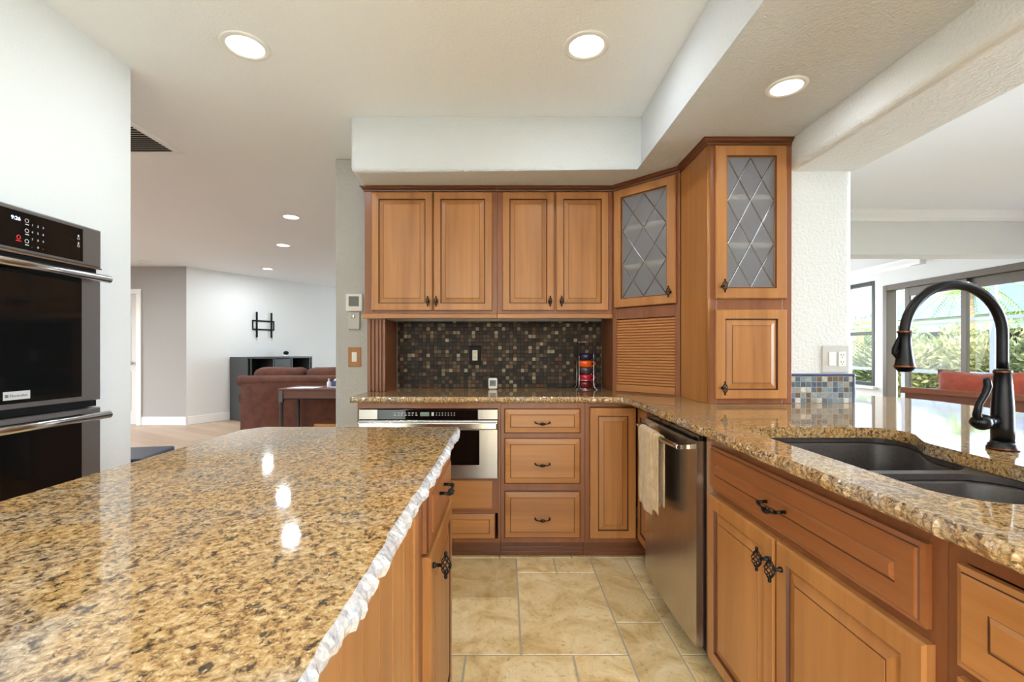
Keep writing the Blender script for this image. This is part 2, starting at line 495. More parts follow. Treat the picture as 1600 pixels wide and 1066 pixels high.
# ------------------------------------------------------------------ mesh builder
class MB:
    def __init__(s):
        s.v = []
        s.f = []
        s.mi = []
        s.sm = []

    def add(s, verts, faces, mi=0, smooth=False):
        n = len(s.v)
        s.v += [tuple(p) for p in verts]
        for f in faces:
            s.f.append([i + n for i in f])
            s.mi.append(mi)
            s.sm.append(smooth)
        return s

    def box(s, x0, x1, y0, y1, z0, z1, mi=0):
        x0, x1 = min(x0, x1), max(x0, x1)
        y0, y1 = min(y0, y1), max(y0, y1)
        z0, z1 = min(z0, z1), max(z0, z1)
        v = [(x0, y0, z0), (x1, y0, z0), (x1, y1, z0), (x0, y1, z0), (x0, y0, z1), (x1, y0, z1), (x1, y1, z1), (x0, y1, z1)]
        return s.add(v, [(0, 3, 2, 1), (4, 5, 6, 7), (0, 1, 5, 4), (1, 2, 6, 5), (2, 3, 7, 6), (3, 0, 4, 7)], mi)

    def rings(s, x0, x1, z0, z1, yb, prof, cap=True, back=True):
        """concentric rectangular rings on a plane facing -y: prof = [(inset, rise, mat of the band before it)]"""
        v, f, base = [], [], len(s.v)
        loops = []
        for ins, d, *_ in prof:
            loops.append([(x0 + ins, yb - d, z0 + ins), (x1 - ins, yb - d, z0 + ins), (x1 - ins, yb - d, z1 - ins), (x0 + ins, yb - d, z1 - ins)])
        for L in loops:
            v += L
        for k in range(1, len(prof)):
            mi = prof[k][2] if len(prof[k]) > 2 else 0
            for e in range(4):
                a = (k - 1) * 4 + e
                b_ = (k - 1) * 4 + (e + 1) % 4
                s_ = [a, b_, b_ + 4, a + 4]
                f.append((s_, mi))
        if cap:
            k = (len(prof) - 1) * 4
            f.append(([k, k + 1, k + 2, k + 3], 0))
            if back:
                f.append(([3, 2, 1, 0], 0))
        elif back:
            k = (len(prof) - 1) * 4
            for e in range(4):
                f.append(([e, k + e, k + (e + 1) % 4, (e + 1) % 4], 0))
        for face, mi in f:
            s.add([], [], 0)
            s.f.append([i + base for i in face])
            s.mi.append(mi)
            s.sm.append(False)
        s.v += v
        return s

    def tube(s, pts, r, seg=8, mi=0, cap=True, closed=False):
        pts = [Vector(p) for p in pts]
        n = len(pts)
        rs = r if isinstance(r, (list, tuple)) else [r] * n
        base = len(s.v)
        up = None
        for i, p in enumerate(pts):
            if closed:
                t = pts[(i + 1) % n] - pts[i - 1]
            else:
                t = pts[min(i + 1, n - 1)] - pts[max(i - 1, 0)]
            t.normalize()
            if up is None:
                up = Vector((0, 0, 1)) if abs(t.z) < .9 else Vector((0, 1, 0))
                up = (up - t * up.dot(t)).normalized()
            else:
                up = (up - t * up.dot(t))
                up = up.normalized() if up.length > 1e-6 else t.orthogonal().normalized()
            w = t.cross(up)
            for k in range(seg):
                a = 2 * PI * k / seg
                s.v.append(tuple(p + (up * math.cos(a) + w * math.sin(a)) * rs[i]))
        m = n if closed else n - 1
        for i in range(m):
            j = (i + 1) % n
            for k in range(seg):
                k2 = (k + 1) % seg
                s.f.append([base + i * seg + k, base + i * seg + k2, base + j * seg + k2, base + j * seg + k])
                s.mi.append(mi)
                s.sm.append(True)
        if cap and not closed:
            s.f.append([base + k for k in reversed(range(seg))])
            s.f.append([base + (n - 1) * seg + k for k in range(seg)])
            s.mi += [mi, mi]
            s.sm += [False, False]
        return s

    def lathe(s, prof, c=(0, 0, 0), seg=24, mi=0, axis='z', cap=True):
        base = len(s.v)
        c = Vector(c)
        for r, h in prof:
            for k in range(seg):
                a = 2 * PI * k / seg
                p = (r * math.cos(a), r * math.sin(a), h)
                if axis == 'y':
                    p = (p[0], h, p[1])
                if axis == 'x':
                    p = (h, p[0], p[1])
                s.v.append(tuple(c + Vector(p)))
        for i in range(len(prof) - 1):
            for k in range(seg):
                k2 = (k + 1) % seg
                s.f.append([base + i * seg + k, base + i * seg + k2, base + (i + 1) * seg + k2, base + (i + 1) * seg + k])
                s.mi.append(mi)
                s.sm.append(True)
        if cap:
            for ring, rev in ((0, True), (len(prof) - 1, False)):
                if prof[ring][0] > 1e-5:
                    idx = [base + ring * seg + k for k in range(seg)]
                    s.f.append(list(reversed(idx)) if rev else idx)
                    s.mi.append(mi)
                    s.sm.append(False)
        return s

    def prism(s, poly, z0, z1, mi=0):
        n = len(poly)
        v = [(x, y, z0) for x, y in poly] + [(x, y, z1) for x, y in poly]
        f = [list(reversed(range(n))), [n + i for i in range(n)]]
        f += [[i, (i + 1) % n, n + (i + 1) % n, n + i] for i in range(n)]
        return s.add(v, f, mi)

    def build(s, name, mats, parent=None, bev=0, seg=2, loc=None, sub=0, recalc=True):
        me = bpy.data.meshes.new(name)
        me.from_pydata(s.v, [], s.f)
        if not isinstance(mats, (list, tuple)):
            mats = [mats]
        for m in mats:
            me.materials.append(m)
        me.polygons.foreach_set('material_index', s.mi)
        me.polygons.foreach_set('use_smooth', s.sm)
        if recalc:
            b = bmesh.new()
            b.from_mesh(me)
            bmesh.ops.recalc_face_normals(b, faces=b.faces)
            b.to_mesh(me)
            b.free()
        me.update()
        o = bpy.data.objects.new(name, me)
        COL.objects.link(o)
        if parent:
            o.parent = parent
        if loc:
            o.location = loc
        if bev:
            md = o.modifiers.new('bevel', 'BEVEL')
            md.width = bev
            md.segments = seg
            md.limit_method = 'ANGLE'
            md.angle_limit = math.radians(40)
        if sub:
            md = o.modifiers.new('subsurf', 'SUBSURF')
            md.levels = sub
            md.render_levels = sub
        return o

def tag(o, label, cat, group=None, kind=None):
    if label:
        o['label'] = label
    if cat:
        o['category'] = cat
    if group:
        o['group'] = group
    if kind:
        o['kind'] = kind
    return o

def root(name, loc, rz=0, label=None, cat=None, group=None):
    o = bpy.data.objects.new(name, None)
    o.empty_display_size = .05
    COL.objects.link(o)
    o.location = loc
    o.rotation_euler = (0, 0, rz)
    return tag(o, label, cat, group)

def struct(o):
    o['kind'] = 'structure'
    return o

def bx(name, mat, dims, parent=None, bev=0, seg=2):
    return MB().box(*dims).build(name, mat, parent, bev, seg)

def rbox(x0, x1, y0, y1, z0, z1, r, mi=0, mb=None, n=3):
    """softly puffed box (for cushions)"""
    mb = mb or MB()
    bm = bmesh.new()
    bmesh.ops.create_cube(bm, size=1)
    bmesh.ops.subdivide_edges(bm, edges=bm.edges[:], cuts=n + 2, use_grid_fill=True)
    cx, cy, cz = (x0 + x1) / 2, (y0 + y1) / 2, (z0 + z1) / 2
    hx, hy, hz = (x1 - x0) / 2, (y1 - y0) / 2, (z1 - z0) / 2
    vs = []
    for v in bm.verts:
        p = Vector((v.co.x * 2 * hx, v.co.y * 2 * hy, v.co.z * 2 * hz))
        q = Vector((max(-hx + r, min(hx - r, p.x)), max(-hy + r, min(hy - r, p.y)), max(-hz + r, min(hz - r, p.z))))
        d = p - q
        if d.length > 1e-6:
            p = q + d.normalized() * r
        vs.append((cx + p.x, cy + p.y, cz + p.z))
    bm.verts.index_update()
    fs = [[v.index for v in f.verts] for f in bm.faces]
    bm.free()
    mb.add(vs, fs, mi, True)
    return mb

def text_mb(s, size, mb, origin, xdir, ydir, mi=0, depth=.0006):
    """lettering as thin solid glyphs on the plane spanned by xdir, ydir"""
    cu = bpy.data.curves.new('glyphs', 'FONT')
    cu.body = s
    cu.size = size
    cu.extrude = depth
    cu.resolution_u = 2
    o = bpy.data.objects.new('glyphs', cu)
    COL.objects.link(o)
    dg = bpy.context.evaluated_depsgraph_get()
    me = o.evaluated_get(dg).to_mesh()
    xd, yd = Vector(xdir), Vector(ydir)
    nd = xd.cross(yd)
    og = Vector(origin)
    vs = [tuple(og + xd * v.co.x + yd * v.co.y + nd * v.co.z) for v in me.vertices]
    fs = [list(p.vertices) for p in me.polygons]
    o.evaluated_get(dg).to_mesh_clear()
    bpy.data.objects.remove(o)
    bpy.data.curves.remove(cu)
    mb.add(vs, fs, mi)
    return mb

# ================================================================== SETTING
CEIL = 2.51
# ---- floors
def tile_floor():
    mb = MB()
    tones = []
    X0, X1, Y0, Y1 = -1.78, 1.30, -3.2, 3.17
    rects = [(-.345, .06, 2.151, 2.57), (-.345, .06, 1.75, 2.151), (.06, .27, 2.40, 2.57), (.27, .475, 2.40, 2.57),
             (.06, .475, 1.75, 2.40), (.475, .675, 1.958, 2.57), (.675, .88, 2.151, 2.57), (.675, .88, 1.75, 2.151),
             (.475, .675, 1.35, 1.958), (-.154, .26, 1.35, 1.75), (-.345, -.154, 1.35, 1.75), (.26, .475, 1.35, 1.75),
             (.675, .88, 1.35, 1.75)]
    def fill(x0, x1, y0, y1, sx, sy, off):
        y = y1
        row = 0
        while y > y0 + .01:
            x = x0 - (off if row % 2 else 0)
            ya = max(y0, y - sy)
            while x < x1 - .01:
                xa, xb = max(x, x0), min(x + sx, x1)
                if xb - xa > .02:
                    rects.append((xa, xb, ya, y))
                x += sx
            y -= sy
            row += 1
    fill(-.345, .88, Y0, 1.35, .41, .41, .2)
    fill(-.345, .88, 2.57, Y1, .41, .41, .1)
    fill(X0, -.345, Y0, Y1, .41, .41, .2)
    fill(.88, X1, Y0, Y1, .41, .41, .2)
    mb.box(X0, X1, Y0, Y1, -.05, -.003, 1)
    for x0, x1, y0, y1 in rects:
        g = .0035
        mb.rings(0, 0, 0, 0, 0, [(0, 0)], False, False) if False else None
        mb.box(x0 + g, x1 - g, y0 + g, y1 - g, -.02, 0, 0)
    n0 = 6
    o = mb.build('floor', [M['tile'], M['grout']], None, .0025, 1)
    at = o.data.attributes.new('tone', 'FLOAT', 'FACE')
    rnd = random.Random(3)
    vals = [0.5] * n0
    special = {0: .12, 1: .8, 2: .95, 3: .85, 4: .75, 5: .45, 6: .6, 7: .4, 8: .5, 9: .8, 10: .6, 11: .95}
    for k in range(len(rects)):
        vals += [special.get(k, rnd.uniform(.4, .95))] * 6
    at.data.foreach_set('value', vals)
    return struct(o)
tile_floor()
fl = MB()
fl.box(-9, 5.6, 3.17, 11.2, -.05, 0)
fl.box(-9, -1.78, -3.2, 3.17, -.05, 0)
fl.box(1.30, 5.6, -3.2, 3.17, -.05, 0)
struct(fl.build('floor_plank', M['plank']))

# ---- ceilings
struct(bx('ceiling', M['ceiling'], (-9, 5.65, -3.3, 11.2, CEIL, CEIL + .12)))
struct(bx('ceiling_sunroom', M['ceiling'], (1.72, 5.4, 4.56, 8.5, 2.40, CEIL)))

# ---- soffit over the cabinets
def soffit():
    poly = [(-.889, 3.169), (-.889, 2.60), (.775, 2.60), (.775, -3.2), (1.384, -3.2), (1.384, 3.169)]
    bm = bmesh.new()
    lo = [bm.verts.new((x, y, 2.195)) for x, y in poly]
    hi = [bm.verts.new((x, y, CEIL - .001)) for x, y in poly]
    n = len(poly)
    bm.faces.new(list(reversed(lo)))
    bm.faces.new(hi)
    for i in range(n):
        bm.faces.new([lo[i], lo[(i + 1) % n], hi[(i + 1) % n], hi[i]])
    es = []
    for a, b in ((0, 1), (1, 2), (2, 3)):
        es.append(bm.edges.get((lo[a], lo[b])))
    es.append(bm.edges.get((lo[1], hi[1])))
    bmesh.ops.bevel(bm, geom=es, offset=.032, segments=5, profile=.5, affect='EDGES')
    bmesh.ops.recalc_face_normals(bm, faces=bm.faces)
    me = bpy.data.meshes.new('trim_soffit')
    bm.to_mesh(me)
    bm.free()
    for p in me.polygons:
        p.use_smooth = False
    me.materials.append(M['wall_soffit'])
    o = bpy.data.objects.new('trim_1', me)
    COL.objects.link(o)
    return struct(o)
soffit()

# ---- walls of the kitchen
struct(bx('wall_back', M['wall_backk'], (-1.186, 1.385, 3.17, 3.36, 0, CEIL), None, .012, 3))
mb = MB()
# oven wall with its opening
OY0, OY1, OZ0, OZ1 = 1.215, 1.937, .30, 1.668
mb.box(-2.5, -1.78, -3.2, OY0, 0, CEIL)
mb.box(-2.5, -1.78, OY1, 2.16, 0, CEIL)
mb.box(-2.5, -1.78, OY0, OY1, 0, OZ0)
mb.box(-2.5, -1.78, OY0, OY1, OZ1, CEIL)
mb.box(-2.5, -2.42, OY0, OY1, OZ0, OZ1)
struct(mb.build('wall_left', M['wall']))

def right_wall():
    # pillar beside the cabinets, header beam over the pass-through, knee wall under the bar
    bm = bmesh.new()
    def cube(x0, x1, y0, y1, z0, z1, bevel):
        r = bmesh.ops.create_cube(bm, size=1, matrix=Matrix.Translation(((x0 + x1) / 2, (y0 + y1) / 2, (z0 + z1) / 2)) @ Matrix.Diagonal((x1 - x0, y1 - y0, z1 - z0, 1)))
        if bevel:
            es = set()
            for v in r['verts']:
                for e in v.link_edges:
                    if bevel(e):
                        es.add(e)
            bmesh.ops.bevel(bm, geom=list(es), offset=.034, segments=5, profile=.5, affect='EDGES')
    def mid(e):
        return (e.verts[0].co + e.verts[1].co) / 2
    def done(name):
        nonlocal bm
        bmesh.ops.recalc_face_normals(bm, faces=bm.faces)
        me = bpy.data.meshes.new(name)
        bm.to_mesh(me)
        bm.free()
        me.materials.append(M['wall_knock'])
        o = bpy.data.objects.new(name, me)
        COL.objects.link(o)
        struct(o)
        bm = bmesh.new()
    cube(1.385, 1.706, 2.23, 8.5, 0, CEIL - .001, lambda e: abs((e.verts[0].co - e.verts[1].co).z) > 1 and mid(e).y < 3 and mid(e).x > 1.5)
    done('wall_right')
    cube(1.385, 1.706, -3.2, 2.2295, 2.05, CEIL - .001, lambda e: abs((e.verts[0].co - e.verts[1].co).y) > 1 and mid(e).z < 2.2 and mid(e).x < 1.5)
    done('wall_beam')
    cube(1.385, 1.50, -3.2, 2.2295, 0, .879, None)
    done('wall_knee')
    bm.free()
right_wall()
# rear wall behind the camera, with a wide opening added for fill light
mb = MB()
mb.box(-2.5, 5.65, -3.3, -3.2, 0, .7)
mb.box(-2.5, 5.65, -3.3, -3.2, 2.3, CEIL)
mb.box(-2.5, -1.5, -3.3, -3.2, .7, 2.3)
mb.box(1.9, 5.65, -3.3, -3.2, .7, 2.3)
struct(mb.build('wall_rear', M['wall']))

# ---- living room walls
struct(bx('wall_grey', M['wall_grey'], (-5.83, -5.05, 7.20, 7.42, 0, CEIL)))
mb = MB()
mb.box(-9, -6.68, 7.20, 7.42, 0, CEIL)
mb.box(-6.68, -5.83, 7.20, 7.42, 2.08, CEIL)
struct(mb.build('wall_hall', M['wall_grey']))
# angled white wall
WC = Vector((-5.05, 7.20, 0))
WD = Vector((.493, .870, 0)).normalized()
WN = Vector((WD.y, -WD.x, 0))
def wpt(t, n, z=0):
    p = WC + WD * t + WN * n
    return (p.x, p.y, z)
def wprism(name, mat, t0, t1, n0, n1, z0, z1, parent=None, bev=0):
    pts = [wpt(t0, n0), wpt(t1, n0), wpt(t1, n1), wpt(t0, n1)]
    return MB().prism([(p[0], p[1]) for p in pts], z0, z1).build(name, mat, parent, bev)
struct(wprism('wall_angled', M['wall'], 0, 4.2, -.2, 0, 0, CEIL))
struct(bx('wall_far', M['wall'], (-3.2, 1.38, 10.9, 11.1, 0, CEIL)))
mb = MB()
mb.box(-8.2, -8.0, -3.2, 2.6, 0, CEIL)
mb.box(-8.2, -8.0, 6.6, 7.2, 0, CEIL)
mb.box(-8.2, -8.0, 2.6, 6.6, 0, .5)
mb.box(-8.2, -8.0, 2.6, 6.6, 2.3, CEIL)
struct(mb.build('wall_living', M['wall']))
mb = MB()
mb.box(1.38, 1.58, 8.7, 8.85, 0, CEIL).box(1.38, 1.58, 10.75, 10.9, 0, CEIL).box(1.38, 1.58, 8.85, 10.75, 0, .4).box(1.38, 1.58, 8.85, 10.75, 2.2, CEIL)
struct(mb.build('wall_living_side', M['wall']))
r = root('added_window_5', (1.48, 9.8, .4))  # made-up window, added with its lamp to brighten the living room
struct(r)
MB().box(-.04, .04, -.95, -.89, 0, 1.8).box(-.04, .04, .89, .95, 0, 1.8).box(-.04, .04, -.03, .03, 0, 1.8).box(-.04, .04, -.89, .89, 0, .05).box(-.04, .04, -.89, .89, 1.75, 1.8).build('frame', M['trim'], r)
struct(wprism('baseboard_angled', M['trim'], 0.014, 4.1, 0.001, .016, 0, .13, None, .004))
struct(bx('baseboard_grey', M['trim'], (-5.755, -5.047, 7.184, 7.199, 0, .13), None, .004))

# hall door with casing
d = root('door_1', (-6.255, 7.22, 0))
struct(d)
mb = MB()
mb.box(.425, .50, -.045, -.021, 0, 2.0745).box(-.50, -.425, -.045, -.021, 0, 2.0745).box(-.50, .50, -.045, -.021, 2.075, 2.15)
mb.build('door_casing', M['trim'], d, .004)
leaf = MB().box(-.424, .424, -.0195, .03, .01, 2.079).build('door_leaf', M['door_paint'], d, .003)
pm = MB()
for (x0, x1) in ((-.34, -.05), (.05, .34)):
    for (z0, z1) in ((.22, .86), (1.0, 1.62), (1.72, 1.97)):
        pm.rings(x0, x1, z0, z1, -.020, [(0, 0), (.012, .008), (.028, .001), (.055, .010)], True, False)
pm.build('door_panel', M['door_paint'], leaf)
MB().lathe([(.012, 0), (.012, -.03), (.028, -.04), (.03, -.055), (.018, -.068), (0, -.07)], (.36, -.0195, .98), 16, 0, 'y').build('door_knob', M['steel_bright'], leaf)

# ---- dining / sunroom side
mb = MB()
mb.box(1.707, 5.4, 4.36, 4.56, 2.09, CEIL)
struct(mb.build('wall_header', M['wall'], None, .01, 2))
mb = MB()
mb.prism([(0, 0), (0, 0), (0, 0)], 0, 0) if False else None
prof = [(4.359, 2.41), (4.345, 2.41), (4.335, 2.44), (4.295, 2.475), (4.28, 2.50), (4.28, 2.509), (4.359, 2.509)]
v = [(1.71, y, z) for y, z in prof] + [(5.39, y, z) for y, z in prof]
n = len(prof)
mb.add(v, [list(range(n)), list(reversed(range(n, 2 * n)))] + [[i, (i + 1) % n, n + (i + 1) % n, n + i] for i in range(n)])
struct(mb.build('trim_2', M['trim']))
# outer wall of sunroom and dining side, with openings
SLZ = 2.10
mb = MB()
mb.box(5.4, 5.6, 7.35, 8.5, 0, CEIL)
mb.box(5.4, 5.6, 6.66, 7.35, 0, .66)
mb.box(5.4, 5.6, 6.66, 7.35, 2.20, CEIL)
mb.box(5.4, 5.6, 6.50, 6.66, 0, CEIL)
mb.box(5.4, 5.6, 3.2, 6.50, SLZ, CEIL)
mb.box(5.4, 5.6, 2.6, 3.2, 0, CEIL)
mb.box(5.4, 5.6, -.6, 2.6, SLZ, CEIL)
mb.box(5.4, 5.6, -3.2, -.6, 0, CEIL)
struct(mb.build('wall_outer', M['wall']))
mb = MB()
mb.box(1.38, 2.0, 8.5, 8.7, 0, CEIL).box(4.8, 5.6, 8.5, 8.7, 0, CEIL).box(2.0, 4.8, 8.5, 8.7, 0, .7).box(2.0, 4.8, 8.5, 8.7, 2.2, CEIL)
struct(mb.build('wall_sunroom_end', M['wall']))
r = root('added_window_4', (3.4, 8.6, .7))  # unseen window added so a fill lamp can light the sunroom
struct(r)
MB().box(-1.4, -1.34, -.04, .04, 0, 1.5).box(1.34, 1.4, -.04, .04, 0, 1.5).box(-.03, .03, -.04, .04, 0, 1.5).box(-1.34, 1.34, -.04, .04, 0, .05).box(-1.34, 1.34, -.04, .04, 1.45, 1.5).build('frame', M['dark_frame'], r)
prof = [(5.399, 2.30), (5.385, 2.30), (5.375, 2.335), (5.335, 2.372), (5.32, 2.39), (5.32, 2.399), (5.399, 2.399)]
mb = MB()
v = [(x, 4.57, z) for x, z in prof] + [(x, 8.49, z) for x, z in prof]
mb.add(v, [list(range(n)), list(reversed(range(n, 2 * n)))] + [[i, (i + 1) % n, n + (i + 1) % n, n + i] for i in range(n)])
struct(mb.build('trim_3', M['trim']))

def slider(name, y0, y1, panels):
    """sliding glass door in the wall x = 5.4, y0 < y1"""
    r = root(name, (5.4, (y0 + y1) / 2, 0))
    struct(r)
    h = (y1 - y0) / 2
    fr = MB()
    fr.box(-.015, .12, h - .07, h, 0, SLZ).box(-.015, .12, -h, -h + .07, 0, SLZ).box(-.015, .12, -h + .07, h - .07, SLZ - .075, SLZ).box(-.015, .12, -h + .07, h - .07, 0, .035)
    fr.build('frame', M['bronze_frame'], r, .004)
    for (a, b, dx, dk) in panels:
        a, b = a - (y0 + y1) / 2, b - (y0 + y1) / 2
        sm = MB()
        sm.box(dx, dx + .03, a, a + .07, .037, SLZ - .077).box(dx, dx + .03, b - .07, b, .037, SLZ - .077)
        sm.box(dx, dx + .03, a + .07, b - .07, .037, .13).box(dx, dx + .03, a + .07, b - .07, SLZ - .19, SLZ - .077)
        s_ = sm.build('door_panel', M['dark_frame'] if dk else M['bronze_frame'], r, .003)
        bx('pane', M['glass'], (dx + .012, dx + .018, a + .07, b - .07, .13, SLZ - .19), s_)
    return r
slider('door_2', 3.2, 6.50, [(5.35, 6.18, .02, 0), (4.66, 5.45, .06, 0), (3.95, 4.76, .02, 0), (3.27, 4.04, .06, 0)])
slider('door_3', -.6, 2.6, [(1.75, 2.53, .02, 0), (.98, 1.80, .06, 0), (.2, 1.05, .02, 0), (-.53, .27, .06, 0)])
# sash window
r = root('window_1', (5.4, 7.005, .66))
struct(r)
mb = MB()
mb.box(-.01, .08, .30, .345, .0, 1.54).box(-.01, .08, -.345, -.30, 0, 1.54).box(-.01, .08, -.30, .30, 1.485, 1.54).box(-.01, .08, -.30, .30, 0, .05)
mb.build('frame', M['dark_frame'], r, .003)
MB().box(.01, .05, -.30, .30, .75, .80).build('sash', M['dark_frame'], r, .003)
bx('pane', M['glass'], (.028, .034, -.30, .30, .05, .75), r)
bx('pane', M['glass'], (.028, .034, -.30, .30, .80, 1.485), r)
bx('window_sill', M['trim'], (-.07, -.005, -.40, .40, -.045, -.012), r, .006)
# made-up rear and living windows, unseen, added for fill light
r = root('added_window_2', (.2, -3.25, .7))
struct(r)
mb = MB()
mb.box(-1.7, -1.64, -.04, .04, 0, 1.6).box(1.64, 1.7, -.04, .04, 0, 1.6).box(-.03, .03, -.04, .04, 0, 1.6).box(-1.64, 1.64, -.04, .04, 0, .05).box(-1.64, 1.64, -.04, .04, 1.55, 1.6)
mb.build('frame', M['trim'], r)
r = root('added_window_3', (-8.1, 4.6, .5))
struct(r)
mb = MB()
mb.box(-.04, .04, -2, -1.94, 0, 1.8).box(-.04, .04, 1.94, 2, 0, 1.8).box(-.04, .04, -.03, .03, 0, 1.8).box(-.04, .04, -1.94, 1.94, 0, .05).box(-.04, .04, -1.94, 1.94, 1.75, 1.8)
mb.build('frame', M['trim'], r)

# ================================================================== CABINET PIECES
DOOR = [(0, 0), (0, .015), (.005, .020), (.044, .020), (.0475, .0125, 1), (.0505, .0125, 1), (.056, .013), (.076, .0185), (.0785, .0185, 1), (.0785, .0205)]
DRAW = [(0, 0), (0, .010), (.004, .014, 1), (.0075, .015), (.032, .017), (.034, .0165, 1), (.037, .021)]
DRAW_BIG = [(0, 0), (0, .011), (.009, .013), (.010, .016, 1), (.014, .019), (.052, .019), (.0535, .0175, 1), (.060, .023)]

def door_mesh(x0, x1, z0, z1, yb, prof=DOOR, horizontal=False):
    return MB().rings(x0, x1, z0, z1, yb, prof)

_knob = None
def knob(parent, x, y, z):
    """birdcage knob: ball-ended spiral cage on a short stem"""
    global _knob
    mb = MB()
    mb.lathe([(.007, 0), (.0075, -.004), (.0045, -.008), (.0042, -.022)], (0, 0, 0), 10, 0, 'y')
    cy = -.030
    if _knob is None:
        for k in range(6):
            pts = []
            for i in range(11):
                t = i / 10
                rr = .0012 + .0112 * math.sin(PI * t) ** .85
                a = 2 * PI * k / 6 + t * PI * 1.1
                pts.append((rr * math.cos(a), cy + rr * math.sin(a), -.023 + .046 * t))
            mb.tube(pts, .00165, 5)
        for sgn in (1, -1):
            mb.lathe([(0, .022 * sgn), (.0040, .024 * sgn), (.0046, .028 * sgn), (.0034, .0315 * sgn), (0, .0335 * sgn)], (0, cy, 0), 10)
        o = mb.build('handle', M['bronze'], parent, 0)
        _knob = o.data
    else:
        o = bpy.data.objects.new('handle', _knob)
        COL.objects.link(o)
        o.parent = parent
    o.location = (x, y, z)
    return o

_pull = None
def pull(parent, x, y, z):
    """drawer pull: two posts, a drooping bow and a small cage in its middle"""
    global _pull
    if _pull is None:
        mb = MB()
        for sx in (-1, 1):
            mb.tube([(sx * .040, 0, .004), (sx * .040, -.012, .004), (sx * .0405, -.024, .003)], [.0045, .0042, .0048], 8)
        pts = [(sx * .0405, -.025, .004 - .0085 * (1 - (sx / 1) ** 4)) for sx in (-1, -.85, -.7, -.5, -.3, 0, .3, .5, .7, .85, 1)]
        mb.tube(pts, [.0048, .004, .0034, .003, .003, .003, .003, .003, .0034, .004, .0048], 8)
        for k in range(5):
            q = []
            for i in range(9):
                t = i / 8
                rr = .002 + .0062 * math.sin(PI * t)
                a = 2 * PI * k / 5 + t * PI
                q.append((-.016 + .032 * t, -.025 + rr * math.cos(a), -.004 + rr * math.sin(a)))
            mb.tube(q, .0016, 5)
        o = mb.build('handle', M['bronze'], parent)
        _pull = o.data
    else:
        o = bpy.data.objects.new('handle', _pull)
        COL.objects.link(o)
        o.parent = parent
    o.location = (x, y, z)
    return o

def door(parent, x0, x1, z0, z1, knob_at=None, yb=0, prof=DOOR, mat='wood', name='door'):
    o = door_mesh(x0, x1, z0, z1, yb - .0005, prof).build(name, [M[mat], M['glaze']], parent)
    if knob_at:
        knob(o, knob_at[0], yb - .0205, knob_at[1])
    return o

def drawer(parent, x0, x1, z0, z1, pull_at=None, yb=0, prof=DRAW, name='drawer', mat='wood_h'):
    o = door_mesh(x0, x1, z0, z1, yb - .0005, prof).build(name, [M[mat], M['glaze']], parent)
    if pull_at:
        pull(o, pull_at[0], yb - prof[-1][1] - .001, pull_at[1])
    return o

def glass_door(parent, x0, x1, z0, z1, knob_at, yb=0):
    prof = [(0, 0), (0, .015), (.005, .020), (.050, .020), (.055, .013, 1), (.057, .013), (.057, .002)]
    o = MB().rings(x0, x1, z0, z1, yb - .0005, prof, False, True).build('door', [M['wood'], M['glaze']], parent)
    i = .0575
    px0, px1, pz0, pz1 = x0 + i, x1 - i, z0 + i, z1 - i
    gm = MB().box(px0, px1, yb - .0085, yb - .004, pz0, pz1, 1)
    gm.mi[2] = 0
    g = gm.build('pane', [M['frost'], M['glass']], o)
    w, h = px1 - px0, pz1 - pz0
    lat = MB()
    yl = yb - .0088
    hw = .0032
    def seg(u0, v0, u1, v1):
        a = Vector((px0 + u0 * w, 0, pz1 - v0 * h))
        b = Vector((px0 + u1 * w, 0, pz1 - v1 * h))
        dd = (b - a).normalized()
        nn = Vector((-dd.z, 0, dd.x)) * hw
        a += dd * .003
        b -= dd * .003
        q = [a + nn, b + nn, b - nn, a - nn]
        ml = [a, b]
        v = [(p.x, yl, p.z) for p in q] + [(p.x, yl - .0016, p.z) for p in ml] + [(p.x, yl + .001, p.z) for p in q]
        lat.add(v, [(0, 1, 5, 4), (3, 4, 5, 2), (0, 4, 3), (1, 2, 5), (6, 9, 8, 7), (0, 6, 7, 1), (2, 8, 9, 3), (1, 7, 8, 2), (3, 9, 6, 0)])
    for k in range(3):
        for c in range(2):
            # each diamond half: lines fall by a third of the pane per half width
            seg(c * .5, k / 3, (c + 1) * .5, (k + 1) / 3)
            seg((c + 1) * .5, k / 3, c * .5, (k + 1) / 3)
    lat.build('lattice', M['vgroove'], o)
    knob(o, knob_at[0], yb - .0205, knob_at[1])
    return o

def crown(parent, pts, z0, z1, out=.026):
    """small crown moulding along the plan polyline pts (outside on its right-hand side)"""
    prof = [(0, 0), (.004, 0), (.006, .3), (.016, .55), (.022, .8), (out, .85), (out, 1), (0, 1)]
    P = [Vector((p[0], p[1])) for p in pts]
    mb = MB()
    base = []
    m = len(prof)
    for i, p in enumerate(P):
        d0 = (P[i] - P[i - 1]).normalized() if i > 0 else (P[1] - P[0]).normalized()
        d1 = (P[i + 1] - P[i]).normalized() if i < len(P) - 1 else d0
        n0 = Vector((d0.y, -d0.x))
        n1 = Vector((d1.y, -d1.x))
        nm = (n0 + n1).normalized()
        k = 1 / max(.3, nm.dot(n0))
        for o_, hh in prof:
            q = p + nm * (o_ * k)
            mb.v.append((q.x, q.y, z0 + (z1 - z0) * hh))
    for i in range(len(P) - 1):
        for j in range(m):
            j2 = (j + 1) % m
            mb.f.append([i * m + j, i * m + j2, (i + 1) * m + j2, (i + 1) * m + j])
            mb.mi.append(0)
            mb.sm.append(False)
    for i in (0, len(P) - 1):
        mb.f.append([i * m + j for j in range(m)])
        mb.mi.append(0)
        mb.sm.append(False)
    return mb.build('crown_moulding', M['wood_dark'], parent)

